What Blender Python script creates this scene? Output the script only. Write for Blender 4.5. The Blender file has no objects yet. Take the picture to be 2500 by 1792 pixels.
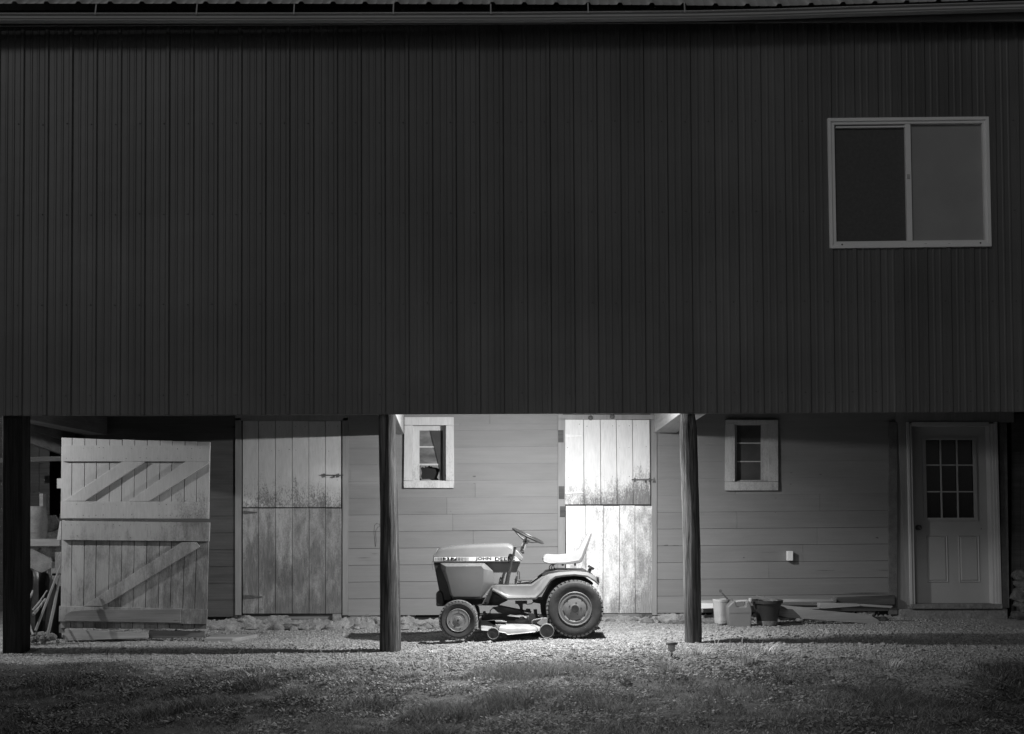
import bpy, math, random
import numpy as np
from mathutils import Vector, Matrix, Euler, noise as mnoise
R = math.radians
random.seed(7); rng = np.random.default_rng(11)
S = bpy.context.scene
COL = S.collection

# ------------------------------------------------------------------ camera
F = 3100.0                      # focal length in photo pixels (photo 2500 wide)
PITCH, ROLL = R(1.7), R(-0.27)
PPY = 1244 - F*math.tan(PITCH)
cam_d = bpy.data.cameras.new("camera"); cam = bpy.data.objects.new("camera", cam_d); COL.objects.link(cam)
cam_d.sensor_width = 36; cam_d.lens = 36*F/2500; cam_d.shift_y = (PPY-896)/2500
cam_d.clip_end = 2000; cam_d.clip_start = 0.1
CAMM = Matrix.Rotation(math.pi/2+PITCH, 3, 'X') @ Matrix.Rotation(ROLL, 3, 'Z')
CAML = Vector((0, 0, 1.3))
cam.matrix_world = Matrix.Translation(CAML) @ CAMM.to_4x4()
S.camera = cam

def P(X, Y, yp):
    """photo pixel -> point on the vertical plane y = yp"""
    d = CAMM @ Vector(((X-1250)/F, -(Y-PPY)/F, -1))
    t = yp/d.y
    return (d.x*t, yp, 1.3+d.z*t)

# ------------------------------------------------------------------ world, moonlight, exposure
w = bpy.data.worlds.new("World"); S.world = w; w.use_nodes = True
nt = w.node_tree; nt.nodes.clear()
sky = nt.nodes.new('ShaderNodeTexSky'); sky.sky_type = 'NISHITA'; sky.sun_disc = False
sky.sun_elevation = R(30); sky.sun_rotation = R(200)
bw = nt.nodes.new('ShaderNodeRGBToBW'); bg = nt.nodes.new('ShaderNodeBackground'); wo = nt.nodes.new('ShaderNodeOutputWorld')
nt.links.new(sky.outputs[0], bw.inputs[0]); nt.links.new(bw.outputs[0], bg.inputs[0]); nt.links.new(bg.outputs[0], wo.inputs[0])
bg.inputs[1].default_value = 0.0118
sd = bpy.data.lights.new("moon", 'SUN'); sd.energy = 0.225; sd.angle = R(10)
so = bpy.data.objects.new("moon", sd); COL.objects.link(so)
ldir = Vector((0.42, 0.80, -0.44))   # travels right, towards the barn, down
so.rotation_euler = ldir.to_track_quat('-Z', 'Y').to_euler(); so.location = (-10, -10, 12)
S.view_settings.view_transform = 'Standard'; S.view_settings.look = 'None'
S.view_settings.exposure = 0; S.view_settings.gamma = 1
S.render.engine = 'CYCLES'
S.cycles.max_bounces = 8; S.cycles.diffuse_bounces = 4; S.cycles.sample_clamp_indirect = 3.0

YS, YP, YW, YL = 12.30, 12.43, 14.83, 13.40   # siding, posts, plank wall, open door leaves
LAMP = (0.71, 12.47, 2.288)
LAMP2 = (-6.45, 12.43, 2.42)

# ------------------------------------------------------------------ materials (the photograph is black and white: all greys)
def g(v): return (v, v, v, 1)
def nodes(name):
    m = bpy.data.materials.new(name); m.use_nodes = True
    n = m.node_tree.nodes; l = m.node_tree.links
    b = n['Principled BSDF']
    return m, n, l, b
def mapping(n, l, scale, coord='Object'):
    tc = n.new('ShaderNodeTexCoord'); mp = n.new('ShaderNodeMapping'); mp.inputs['Scale'].default_value = scale
    l.new(tc.outputs[coord], mp.inputs[0]); return mp
def nz(n, l, src, scale, detail=4, rough=.55, dist=0):
    t = n.new('ShaderNodeTexNoise'); t.inputs['Scale'].default_value = scale; t.inputs['Detail'].default_value = detail
    t.inputs['Roughness'].default_value = rough; t.inputs['Distortion'].default_value = dist
    l.new(src, t.inputs['Vector']); return t.outputs[0]
def ma(n, l, op, a, b=None, c=None, clamp=False):
    t = n.new('ShaderNodeMath'); t.operation = op; t.use_clamp = clamp
    for i, v in enumerate((a, b, c)):
        if v is None: continue
        if isinstance(v, (int, float)): t.inputs[i].default_value = v
        else: l.new(v, t.inputs[i])
    return t.outputs[0]
def mr(n, l, v, a0, a1, b0, b1):
    t = n.new('ShaderNodeMapRange'); l.new(v, t.inputs[0])
    for i, x in enumerate((a0, a1, b0, b1)): t.inputs[i+1].default_value = x
    return t.outputs[0]
def lerp(n, l, f, a, b):
    # a + f*(b-a)
    d = ma(n, l, 'SUBTRACT', b, a); return ma(n, l, 'MULTIPLY_ADD', f, d, a)
def grey(n, l, v, bsdf):
    c = n.new('ShaderNodeCombineColor')
    for i in range(3): l.new(v, c.inputs[i])
    l.new(c.outputs[0], bsdf.inputs['Base Color'])
def bump(n, l, h, strength, dist, bsdf):
    t = n.new('ShaderNodeBump'); t.inputs['Strength'].default_value = strength; t.inputs['Distance'].default_value = dist
    l.new(h, t.inputs['Height']); l.new(t.outputs[0], bsdf.inputs['Normal'])
def island(n): return n.new('ShaderNodeNewGeometry').outputs['Random Per Island']

def light_pool(n, l, tc):  # lamp pool painted into the turf colour: brighter centre, darker sides
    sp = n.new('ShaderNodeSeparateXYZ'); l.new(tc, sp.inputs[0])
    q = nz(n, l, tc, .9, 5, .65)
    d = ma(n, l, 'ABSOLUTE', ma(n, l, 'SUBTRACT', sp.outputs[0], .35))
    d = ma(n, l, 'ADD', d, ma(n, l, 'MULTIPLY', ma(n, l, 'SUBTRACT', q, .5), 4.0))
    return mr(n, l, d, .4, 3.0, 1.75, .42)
def plain(name, lo, hi, rough=.6, scale=8, bmp=.1, metallic=0, spec=.5, stretch=(1, 1, 1), isl=0.0):
    m, n, l, b = nodes(name)
    mp = mapping(n, l, stretch)
    f = nz(n, l, mp.outputs[0], scale, 6)
    v = mr(n, l, f, .3, .7, lo, hi)
    if isl: v = ma(n, l, 'MULTIPLY', v, mr(n, l, island(n), 0, 1, 1-isl, 1+isl))
    if name in ('grass_blade', 'clover_leaf'): v = ma(n, l, 'MULTIPLY', v, light_pool(n, l, n['Texture Coordinate'].outputs['Object']))
    grey(n, l, v, b)
    b.inputs['Roughness'].default_value = rough; b.inputs['Metallic'].default_value = metallic
    b.inputs['Specular IOR Level'].default_value = spec
    if bmp: bump(n, l, f, bmp, .01, b)
    return m

def wood(name, lo, hi, axis='z', rough=.8, bmp=.35, isl=.12, fine=60, knots=True, blotch=.25):
    m, n, l, b = nodes(name)
    st = {'x': (1.2, fine, fine), 'z': (fine, fine, 1.2), 'y': (fine, 1.2, fine)}[axis]
    st2 = {'x': (.8, 4, 4), 'z': (4, 4, .8), 'y': (4, .8, 4)}[axis]
    mp = mapping(n, l, st); mp2 = mapping(n, l, st2)
    g1 = nz(n, l, mp.outputs[0], 1.0, 5, .65, .2)
    g2 = nz(n, l, mp2.outputs[0], 2.0, 6, .6)
    # a per-board shift so that the grain does not run on from board to board
    v = mr(n, l, g1, .25, .75, lo, hi)
    v = ma(n, l, 'MULTIPLY', v, mr(n, l, g2, .3, .7, 1-blotch, 1+blotch))
    v = ma(n, l, 'MULTIPLY', v, mr(n, l, island(n), 0, 1, 1-isl, 1+isl))
    if knots:
        kst = {'x': (2.2, 1, 7), 'z': (7, 1, 2.2), 'y': (7, 2.2, 1)}[axis]
        mk = mapping(n, l, kst); vo = n.new('ShaderNodeTexVoronoi'); vo.inputs['Scale'].default_value = 1.0
        l.new(mk.outputs[0], vo.inputs['Vector'])
        k = mr(n, l, vo.outputs['Distance'], .03, .09, .45, 1.0)
        v = ma(n, l, 'MULTIPLY', v, k)
    grey(n, l, v, b)
    b.inputs['Roughness'].default_value = rough; b.inputs['Specular IOR Level'].default_value = .25
    bump(n, l, g1, bmp, .006, b)
    return m

def peeled(name, white, bare, zc, slope, amp, axis='z', smear=1.0, xc=0, kx=0, fl=1.5):
    """weathered white paint: flaked off below height zc, streaks and flecks along the grain"""
    m, n, l, b = nodes(name)
    mp = mapping(n, l, (9, 9, 2.8)); mpf = mapping(n, l, (70, 70, 9)); mpc = mapping(n, l, (85, 85, 42)); mpg = mapping(n, l, (1.6, 1.6, 1.2))
    big = nz(n, l, mp.outputs[0], 1.0, 7, .68, .4)
    huge = nz(n, l, mpg.outputs[0], 1.0, 4, .6)
    grain = nz(n, l, mpf.outputs[0], 1.0, 4, .6)
    flk = nz(n, l, mpc.outputs[0], 1.0, 5, .75)
    tc = n.new('ShaderNodeTexCoord'); sx = n.new('ShaderNodeSeparateXYZ'); l.new(tc.outputs['Object'], sx.inputs[0])
    hz = ma(n, l, 'MULTIPLY', ma(n, l, 'SUBTRACT', sx.outputs[2], zc), slope)
    if kx: hz = ma(n, l, 'ADD', hz, ma(n, l, 'MULTIPLY', ma(n, l, 'SUBTRACT', xc, sx.outputs[0]), kx))
    isl = mr(n, l, island(n), 0, 1, -.06, .06)
    s = ma(n, l, 'ADD', ma(n, l, 'MULTIPLY', ma(n, l, 'SUBTRACT', big, .5), amp), hz)
    s = ma(n, l, 'ADD', s, ma(n, l, 'MULTIPLY', ma(n, l, 'SUBTRACT', huge, .5), amp*.8))
    s = ma(n, l, 'ADD', s, ma(n, l, 'MULTIPLY', ma(n, l, 'SUBTRACT', flk, .5), amp*fl))
    s = ma(n, l, 'ADD', s, isl)
    k = .06*smear
    mask = mr(n, l, s, -k, k, 0, 1)
    wv = ma(n, l, 'MULTIPLY', mr(n, l, grain, .25, .75, white*.86, white*1.05), mr(n, l, big, .3, .7, .93, 1.05))
    bv = mr(n, l, grain, .25, .75, bare*.65, bare*1.35)
    v = lerp(n, l, mask, bv, wv)
    grey(n, l, v, b); b.inputs['Roughness'].default_value = .75; b.inputs['Specular IOR Level'].default_value = .2
    hh = ma(n, l, 'ADD', ma(n, l, 'MULTIPLY', grain, .4), ma(n, l, 'MULTIPLY', mask, .5))
    bump(n, l, hh, .35, .005, b)
    return m

def bark(name, lo, hi):
    m, n, l, b = nodes(name)
    mp = mapping(n, l, (60, 60, 2.0)); mp2 = mapping(n, l, (14, 14, .9))
    a = nz(n, l, mp.outputs[0], 1.0, 6, .7, .6); c = nz(n, l, mp2.outputs[0], 1.0, 5, .6, .5)
    v = ma(n, l, 'MULTIPLY', mr(n, l, a, .35, .65, lo, hi), mr(n, l, c, .35, .65, .4, 1.5))
    grey(n, l, v, b); b.inputs['Roughness'].default_value = .85; b.inputs['Specular IOR Level'].default_value = .2
    bump(n, l, ma(n, l, 'ADD', a, ma(n, l, 'MULTIPLY', c, .8)), .8, .03, b)
    return m

def stone(name, lo, hi, scale=9):
    m, n, l, b = nodes(name)
    mp = mapping(n, l, (1, 1, 1)); a = nz(n, l, mp.outputs[0], scale, 8, .7, .3); c = nz(n, l, mp.outputs[0], scale*6, 5, .7)
    v = ma(n, l, 'MULTIPLY', mr(n, l, a, .3, .7, lo, hi), mr(n, l, c, .3, .7, .75, 1.25))
    v = ma(n, l, 'MULTIPLY', v, mr(n, l, island(n), 0, 1, .75, 1.25))
    grey(n, l, v, b); b.inputs['Roughness'].default_value = .95; b.inputs['Specular IOR Level'].default_value = .15
    bump(n, l, ma(n, l, 'ADD', a, ma(n, l, 'MULTIPLY', c, .4)), .9, .03, b)
    return m

def siding_mat():
    m, n, l, b = nodes('painted_steel_siding')
    mp = mapping(n, l, (5, 5, .25)); mp2 = mapping(n, l, (.5, .5, .7))
    a = nz(n, l, mp.outputs[0], 1.0, 5, .6); c = nz(n, l, mp2.outputs[0], 1.0, 4, .6)
    v = ma(n, l, 'MULTIPLY', mr(n, l, a, .3, .7, .098, .136), mr(n, l, c, .3, .7, .82, 1.16))
    tc = n.new('ShaderNodeTexCoord'); sx = n.new('ShaderNodeSeparateXYZ'); l.new(tc.outputs['Object'], sx.inputs[0])
    wn = n.new('ShaderNodeTexWhiteNoise'); wn.noise_dimensions = '1D'
    l.new(ma(n, l, 'FLOOR', ma(n, l, 'MULTIPLY', sx.outputs[0], 1.07)), wn.inputs['W'])
    v = ma(n, l, 'MULTIPLY', v, mr(n, l, wn.outputs[0], 0, 1, .90, 1.08))
    grey(n, l, v, b); bump(n, l, c, .25, .05, b)
    b.inputs['Roughness'].default_value = .42; b.inputs['Specular IOR Level'].default_value = .45
    return m

M = dict(
    siding=siding_mat(),
    screw=plain('screw', .05, .08, .5, 30, 0),
    gutter=plain('painted_gutter', .42, .5, .45, 2, 0, stretch=(.3, 3, 3)),
    roof=plain('steel_roofing', .36, .46, .4, 3, .03),
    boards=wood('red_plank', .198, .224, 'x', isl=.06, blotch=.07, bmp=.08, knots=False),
    boardsshade=wood('shaded_plank', .06, .085, 'x', isl=.08, blotch=.2, bmp=.25),
    trim=wood('red_trim', .20, .26, 'z', isl=.10, blotch=.15, knots=False),
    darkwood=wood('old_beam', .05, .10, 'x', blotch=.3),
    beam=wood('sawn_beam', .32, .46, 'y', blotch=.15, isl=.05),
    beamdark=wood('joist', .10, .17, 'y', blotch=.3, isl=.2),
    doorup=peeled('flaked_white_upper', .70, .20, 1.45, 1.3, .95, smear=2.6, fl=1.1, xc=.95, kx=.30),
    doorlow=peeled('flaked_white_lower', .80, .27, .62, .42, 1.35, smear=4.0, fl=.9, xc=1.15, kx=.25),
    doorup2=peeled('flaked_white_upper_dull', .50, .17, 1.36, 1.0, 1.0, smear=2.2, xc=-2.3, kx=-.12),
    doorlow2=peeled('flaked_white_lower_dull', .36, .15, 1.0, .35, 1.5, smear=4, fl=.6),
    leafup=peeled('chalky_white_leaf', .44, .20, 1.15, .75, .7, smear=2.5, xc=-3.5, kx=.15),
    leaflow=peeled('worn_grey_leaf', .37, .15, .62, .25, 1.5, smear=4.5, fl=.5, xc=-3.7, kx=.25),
    casing=peeled('worn_white_casing', .55, .26, 1.35, .5, .85, smear=3),
    casing2=peeled('grey_worn_casing', .48, .22, 1.3, .3, .8, smear=5),
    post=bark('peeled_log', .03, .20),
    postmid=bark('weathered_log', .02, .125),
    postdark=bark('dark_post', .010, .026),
    stone=stone('fieldstone', .15, .30),
    stonedark=stone('dark_fieldstone', .06, .2),
    concrete=stone('rough_concrete', .16, .26, 5),
    vinyl=plain('white_vinyl', .80, .86, .45, 3, 0),
    doorwhite=plain('painted_steel_door', .36, .41, .45, 2, 0),
    blind_or_shadow=plain('roller_blind', .29, .34, .9, 2, 0),
    screen=plain('insect_screen', .075, .095, .8, 40, 0),
    doorframe=plain('door_frame_paint', .46, .54, .45, 3, 0),
    soffit=plain('soffit_paint', .12, .16, .6, 3, 0),
    shadow_tone=plain('painted_shadow', .035, .06, .9, 9, .1),
    dark=plain('black_void', .008, .014, .9, 4, 0),
    iron=plain('rusty_iron', .05, .12, .6, 40, .3),
    rubber=plain('rubber', .028, .05, .75, 14, .25, spec=.3),
    rubber_dusty=plain('dusty_rubber', .12, .22, .85, 20, .3, spec=.2),
    green=plain('tractor_paint', .125, .155, .24, 4, 0, spec=.5),
    lensg=plain('smoky_lens', .42, .5, .4, 4, 0), capg=plain('grey_cap', .13, .18, .5, 4, 0),
    panel=plain('panel_paint', .115, .14, .25, 4, 0, spec=.5),
    greendull=plain('faded_tractor_paint', .15, .20, .5, 6, .02),
    yellow=plain('wheel_paint', .15, .20, .4, 8, 0),
    yellowd=plain('dusty_wheel_paint', .11, .16, .5, 8, 0),
    seat=plain('vinyl_seat', .29, .35, .4, 10, .03),
    seatdark=plain('seat_shell', .10, .14, .5, 10, .03),
    deck=plain('mower_deck_paint', .22, .36, .4, 9, .05),
    black=plain('black_parts', .018, .035, .45, 15, .05),
    blackmatt=plain('greasy_iron', .02, .05, .7, 20, .2),
    decal=plain('light_decal', .55, .6, .4, 5, 0),
    ink=plain('black_ink', .012, .016, .5, 5, 0),
    plastwhite=plain('milky_plastic', .42, .52, .45, 6, 0),
    plastgrey=plain('red_plastic', .17, .21, .45, 5, .02),
    plastblack=plain('black_plastic', .03, .045, .45, 6, .02),
    potbase=plain('scuffed_pot_base', .10, .22, .7, 18, .1),
    lumber=wood('sawn_lumber', .24, .36, 'x', isl=.25, blotch=.2),
    lumberd=wood('grey_lumber', .13, .2, 'x', isl=.2, blotch=.25),
    stick=wood('stick_wood', .16, .26, 'z', isl=.3, blotch=.2, knots=False),
    frost=plain('frosted_lens', .28, .32, .3, 4, 0),
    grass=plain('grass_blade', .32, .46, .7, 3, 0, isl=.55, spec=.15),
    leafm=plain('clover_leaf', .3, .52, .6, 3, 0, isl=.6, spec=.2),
    pebble=stone('gravel_stone', .28, .52, 30),
)
# dusty window glass
def dusty():
    m, n, l, b = nodes('dusty_glass')
    mp = mapping(n, l, (3, 3, 6)); a = nz(n, l, mp.outputs[0], 1, 4, .6)
    grey(n, l, mr(n, l, a, .3, .7, .08, .26), b); b.inputs['Roughness'].default_value = .25
    return m
M['dusty'] = dusty()
M['murky'] = plain('murky_glass', .035, .09, .3, 3, 0)
def glassdark():
    m, n, l, b = nodes('dark_glass'); b.inputs['Base Color'].default_value = g(.012); b.inputs['Roughness'].default_value = .12
    return m
M['glass'] = glassdark()

def ground_mat():
    m, n, l, b = nodes('ground')
    tc = n.new('ShaderNodeTexCoord')
    vo = n.new('ShaderNodeTexVoronoi'); vo.inputs['Scale'].default_value = 105; l.new(tc.outputs['Object'], vo.inputs['Vector'])
    sc = n.new('ShaderNodeSeparateColor'); l.new(vo.outputs['Color'], sc.inputs[0])
    big = nz(n, l, tc.outputs['Object'], 2.2, 6, .65); fine = nz(n, l, tc.outputs['Object'], 90, 5, .7); mid = nz(n, l, tc.outputs['Object'], 9, 6, .7)
    grav = ma(n, l, 'MULTIPLY', mr(n, l, sc.outputs[0], 0, 1, .22, .54), mr(n, l, mid, .3, .7, .82, 1.15))
    grav = ma(n, l, 'MULTIPLY', grav, mr(n, l, vo.outputs['Distance'], 0, .9, 1.1, .7))
    soil = ma(n, l, 'MULTIPLY', mr(n, l, fine, .3, .7, .15, .34), mr(n, l, mid, .3, .7, .6, 1.4))
    at = n.new('ShaderNodeAttribute'); at.attribute_name = 'gravel'
    k = mr(n, l, ma(n, l, 'ADD', at.outputs['Fac'], ma(n, l, 'MULTIPLY', ma(n, l, 'SUBTRACT', mid, .5), 1.1)), .35, .65, 0, 1)
    soil = ma(n, l, 'MULTIPLY', soil, light_pool(n, l, tc.outputs['Object']))
    pt = nz(n, l, tc.outputs['Object'], 3.4, 7, .7, .5)
    grav = ma(n, l, 'MULTIPLY', grav, mr(n, l, pt, .38, .62, .72, 1.12))
    grey(n, l, lerp(n, l, k, soil, grav), b)
    b.inputs['Roughness'].default_value = .95; b.inputs['Specular IOR Level'].default_value = .12
    h = ma(n, l, 'ADD', ma(n, l, 'MULTIPLY', vo.outputs['Distance'], -1.0), ma(n, l, 'MULTIPLY', fine, .8))
    bump(n, l, h, .5, .005, b)
    return m
M['ground'] = ground_mat()

# ------------------------------------------------------------------ mesh helpers
def worldloc(o):
    v = Vector((0, 0, 0))
    while o is not None: v += o.location; o = o.parent
    return v
SPLIT = {'door_trim', 'corner_board', 'door_sill', 'hinge_plank', 'girt', 'hinge_block', 'rafter', 'bolt_plate', 'weep_hole', 'pedestal_bolt', 'gutter_strap',
         'deck_bracket', 'wall_backing', 'end_wall', 'stone_pier', 'knot', 'lift_plate', 'seat_spring', 'throttle_lever', 'frame_strut', 'pane_piece'}
class MB:
    def __init__(s): s.v = []; s.f = []; s.mi = []; s.cur = 0
    def add(s, vs, fs):
        o = len(s.v); s.v += [tuple(p) for p in vs]
        for f in fs: s.f.append([i+o for i in f]); s.mi.append(s.cur)
        return s
    def box(s, x0, x1, y0, y1, z0, z1):
        return s.hexa([(x0, y0, z0), (x1, y0, z0), (x1, y0, z1), (x0, y0, z1)], [(x0, y1, z0), (x1, y1, z0), (x1, y1, z1), (x0, y1, z1)])
    def hexa(s, a, b):
        return s.add(list(a)+list(b), [(0, 1, 2, 3), (7, 6, 5, 4), (0, 4, 5, 1), (1, 5, 6, 2), (2, 6, 7, 3), (3, 7, 4, 0)])
    def prism(s, poly, y0, y1):
        """polygon in (x, z) extruded from y0 to y1"""
        n = len(poly)
        vs = [(p[0], y0, p[1]) for p in poly]+[(p[0], y1, p[1]) for p in poly]
        fs = [list(range(n)), list(range(2*n-1, n-1, -1))]+[(i, i+n, (i+1) % n+n, (i+1) % n) for i in range(n)]
        return s.add(vs, fs)
    def ppx(s, poly, y0, y1):
        """outline in photo pixels at depth y0, extruded straight back to y1"""
        pts = [P(X, Y, y0) for X, Y in poly]
        return s.prism([(p[0], p[2]) for p in pts], y0, y1)
    def rpx(s, X0, Y0, X1, Y1, y0, y1):
        return s.ppx([(X0, Y1), (X1, Y1), (X1, Y0), (X0, Y0)], y0, y1)
    def tube(s, pts, rad, n=8, cap=True):
        pts = [Vector(p) for p in pts]; rs = rad if isinstance(rad, (list, tuple)) else [rad]*len(pts)
        vs = []; up = None
        for i, p in enumerate(pts):
            d = (pts[min(i+1, len(pts)-1)]-pts[max(i-1, 0)]).normalized()
            a = d.cross(Vector((0, 0, 1)) if abs(d.z) < .9 else Vector((0, 1, 0))).normalized() if up is None else (up-d*up.dot(d)).normalized()
            up = a; b = d.cross(a)
            for k in range(n):
                t = 2*math.pi*k/n; vs.append(p+(a*math.cos(t)+b*math.sin(t))*rs[i])
        fs = [(i*n+k, i*n+(k+1) % n, (i+1)*n+(k+1) % n, (i+1)*n+k) for i in range(len(pts)-1) for k in range(n)]
        if cap: fs += [list(range(n-1, -1, -1)), [(len(pts)-1)*n+k for k in range(n)]]
        return s.add(vs, fs)
    def lathe_y(s, prof, c, n=48, sgn=1):
        """prof = [(radius, dy)] around an axis parallel to y through c"""
        vs = []
        for r, dy in prof:
            for k in range(n):
                t = 2*math.pi*k/n; vs.append((c[0]+r*math.cos(t), c[1]+dy*sgn, c[2]+r*math.sin(t)))
        fs = [(i*n+k, i*n+(k+1) % n, (i+1)*n+(k+1) % n, (i+1)*n+k) for i in range(len(prof)-1) for k in range(n)]
        fs += [list(range(n)), [(len(prof)-1)*n+k for k in range(n-1, -1, -1)]]
        return s.add(vs, fs)
    def lathe_z(s, prof, c, n=32, cap=True):
        vs = []
        for r, dz in prof:
            for k in range(n):
                t = 2*math.pi*k/n; vs.append((c[0]+r*math.cos(t), c[1]+r*math.sin(t), c[2]+dz))
        fs = [(i*n+k, i*n+(k+1) % n, (i+1)*n+(k+1) % n, (i+1)*n+k) for i in range(len(prof)-1) for k in range(n)]
        if cap: fs += [list(range(n-1, -1, -1)), [(len(prof)-1)*n+k for k in range(n)]]
        return s.add(vs, fs)
    def grid(s, rows):
        """rows of equal-length point lists -> quad sheet"""
        m = len(rows[0]); vs = [p for r in rows for p in r]
        return s.add(vs, [(i*m+k, i*m+k+1, (i+1)*m+k+1, (i+1)*m+k) for i in range(len(rows)-1) for k in range(m-1)])
    def split(s):
        par = list(range(len(s.v)))
        def find(a):
            while par[a] != a: par[a] = par[par[a]]; a = par[a]
            return a
        for f in s.f:
            r0 = find(f[0])
            for i in f[1:]: par[find(i)] = r0
        groups = {}
        for f in s.f: groups.setdefault(find(f[0]), []).append(f)
        out = []
        for fs in groups.values():
            q = MB(); mp = {}
            for f in fs:
                for i in f:
                    if i not in mp: mp[i] = len(q.v); q.v.append(s.v[i])
                q.f.append([mp[i] for i in f]); q.mi.append(0)
            out.append(q)
        return out
    def build(s, name, mat, parent=None, **k):
        if name in SPLIT: return [q.build1(name, mat, parent, **k) for q in s.split()][0]
        return s.build1(name, mat, parent, **k)
    def build1(s, name, mat, parent=None, smooth=False, bevel=0, loc=None, solid=0, seg=2, sub=0, angle=35):
        off = worldloc(parent) if parent else Vector(loc or (0, 0, 0))
        me = bpy.data.meshes.new(name)
        me.from_pydata([(p[0]-off.x, p[1]-off.y, p[2]-off.z) for p in s.v], [], s.f)
        mats = mat if isinstance(mat, (list, tuple)) else [mat]
        for q in mats: me.materials.append(M[q])
        if len(mats) > 1: me.polygons.foreach_set('material_index', s.mi)
        me.update()
        import bmesh
        bm = bmesh.new(); bm.from_mesh(me); bmesh.ops.recalc_face_normals(bm, faces=bm.faces[:]); bm.to_mesh(me); bm.free()
        o = bpy.data.objects.new(name, me); COL.objects.link(o)
        if parent: o.parent = parent
        else: o.location = off
        if solid:
            q = o.modifiers.new('solid', 'SOLIDIFY'); q.thickness = solid; q.offset = 0
        if sub:
            q = o.modifiers.new('sub', 'SUBSURF'); q.levels = sub; q.render_levels = sub
        if bevel:
            q = o.modifiers.new('bevel', 'BEVEL'); q.width = bevel; q.segments = seg; q.limit_method = 'ANGLE'; q.angle_limit = R(30)
            smooth = True
        if smooth: me.shade_smooth(); me.set_sharp_from_angle(angle=R(angle))
        return o
def thing(name, label, cat, loc, group=None):
    o = bpy.data.objects.new(name, None); COL.objects.link(o); o.location = loc; o.empty_display_size = .2
    o['label'] = label; o['category'] = cat
    if group: o['group'] = group
    return o
def tag(o, label=None, cat=None, group=None, kind=None):
    for k, v in (('label', label), ('category', cat), ('group', group), ('kind', kind)):
        if v: o[k] = v
    return o
def npmesh(name, verts, faces, mat, kind=None, loc=(0, 0, 0)):
    me = bpy.data.meshes.new(name); nv, k = len(verts), faces.shape[1]
    me.vertices.add(nv); me.vertices.foreach_set('co', verts.astype(np.float32).ravel())
    me.loops.add(faces.size); me.loops.foreach_set('vertex_index', faces.astype(np.int32).ravel())
    me.polygons.add(len(faces)); me.polygons.foreach_set('loop_start', np.arange(0, faces.size, k, dtype=np.int32))
    me.materials.append(M[mat]); me.update(calc_edges=True); me.validate()
    o = bpy.data.objects.new(name, me); COL.objects.link(o)
    if kind: o['kind'] = kind
    return o

# ------------------------------------------------------------------ ground
def vnoise(x, y, scale, seed):
    """smooth value noise, numpy"""
    r = np.random.default_rng(seed); T = r.random((128, 128))
    u = x*scale+500; v = y*scale+500
    iu = np.floor(u).astype(int); iv = np.floor(v).astype(int); fu = u-iu; fv = v-iv
    fu = fu*fu*(3-2*fu); fv = fv*fv*(3-2*fv)
    a = T[iu % 128, iv % 128]; b = T[(iu+1) % 128, iv % 128]; c = T[iu % 128, (iv+1) % 128]; d = T[(iu+1) % 128, (iv+1) % 128]
    return (a*(1-fu)+b*fu)*(1-fv)+(c*(1-fu)+d*fu)*fv
def sst(t): t = np.clip(t, 0, 1); return t*t*(3-2*t)
def gh(x, y):
    """ground height"""
    x = np.asarray(x, float); y = np.asarray(y, float)
    near = sst((20-np.abs(y-11))/5)*sst((20-np.abs(x))/5)
    z = -.075*sst((.4-x)/1.6)
    front = sst((12.0-y)/1.2)
    z = z+(vnoise(x, y, .9, 1)-.5)*.07*front+(vnoise(x, y, 2.3, 2)-.5)*(.012+.05*front)+(vnoise(x, y, 6, 3)-.5)*(.008+.022*front)
    z = z-.10*sst((11.3-y)/2.5)*sst((-1.2-x)/2.5)-.05*sst((10.6-y)/2.0)*sst((x-2.0)/1.5)
    # low berms the lamp light skims over
    z = z+.07*np.exp(-(((x+3.2)/1.1)**2+((y-11.25)/.22)**2))+.05*np.exp(-(((x+1.5)/.9)**2+((y-10.9)/.2)**2))
    z = z+.05*np.exp(-(((x-4.2)/.8)**2+((y-10.3)/.25)**2))+.04*np.exp(-(((x-2.9)/.5)**2+((y-10.6)/.2)**2))
    z = z-.012*np.exp(-(((x-.0)/1.4)**2+((y-13.2)/.6)**2))
    rd = .05*sst((x-1.78)/.15)+.028*sst((-1.22-x)/.15)
    z = z+rd*np.where(y > 12.62, np.exp(-((y-12.70)/.55)**2), sst((y-12.50+.03*(vnoise(x, y, 5, 9)-.5))/.10))
    return z*near
def gmask(x, y):
    """1 = gravel, 0 = turf"""
    edge = 10.75-.55*np.exp(-((x-.3)/1.3)**2)-1.7*np.exp(-((x-3.1)/.9)**2)+.35*sst((-1.0-x)/2)
    return sst((y-edge)/.9+.5+(vnoise(x, y, 1.7, 5)-.5)*.9)
def axis_pts(a, b, st, far):
    c = list(np.arange(a, b+1e-6, st)); s = st; p = c[-1]; q = c[0]; lo = []; hi = []
    while p < far: s *= 1.22; p += s; hi.append(p)
    s = st
    while q > -far: s *= 1.22; q -= s; lo.append(q)
    return np.array(lo[::-1]+c+hi)
gx = axis_pts(-5.6, 5.6, .026, 400); gy = axis_pts(7.0, 15.3, .026, 400)
XX, YY = np.meshgrid(gx, gy); ZZ = gh(XX, YY)
gm = gmask(XX, YY)
micro = (vnoise(XX, YY, 19, 7)-.5)*.006
ZZ = ZZ+micro*sst((20-np.abs(XX))/5)*sst((25-np.abs(YY))/5)
nx, ny = len(gx), len(gy)
idx = np.arange(nx*ny).reshape(ny, nx)
faces = np.stack([idx[:-1, :-1], idx[:-1, 1:], idx[1:, 1:], idx[1:, :-1]], -1).reshape(-1, 4)
go = npmesh('ground', np.stack([XX, YY, ZZ], -1).reshape(-1, 3), faces, 'ground', 'structure')
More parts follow.
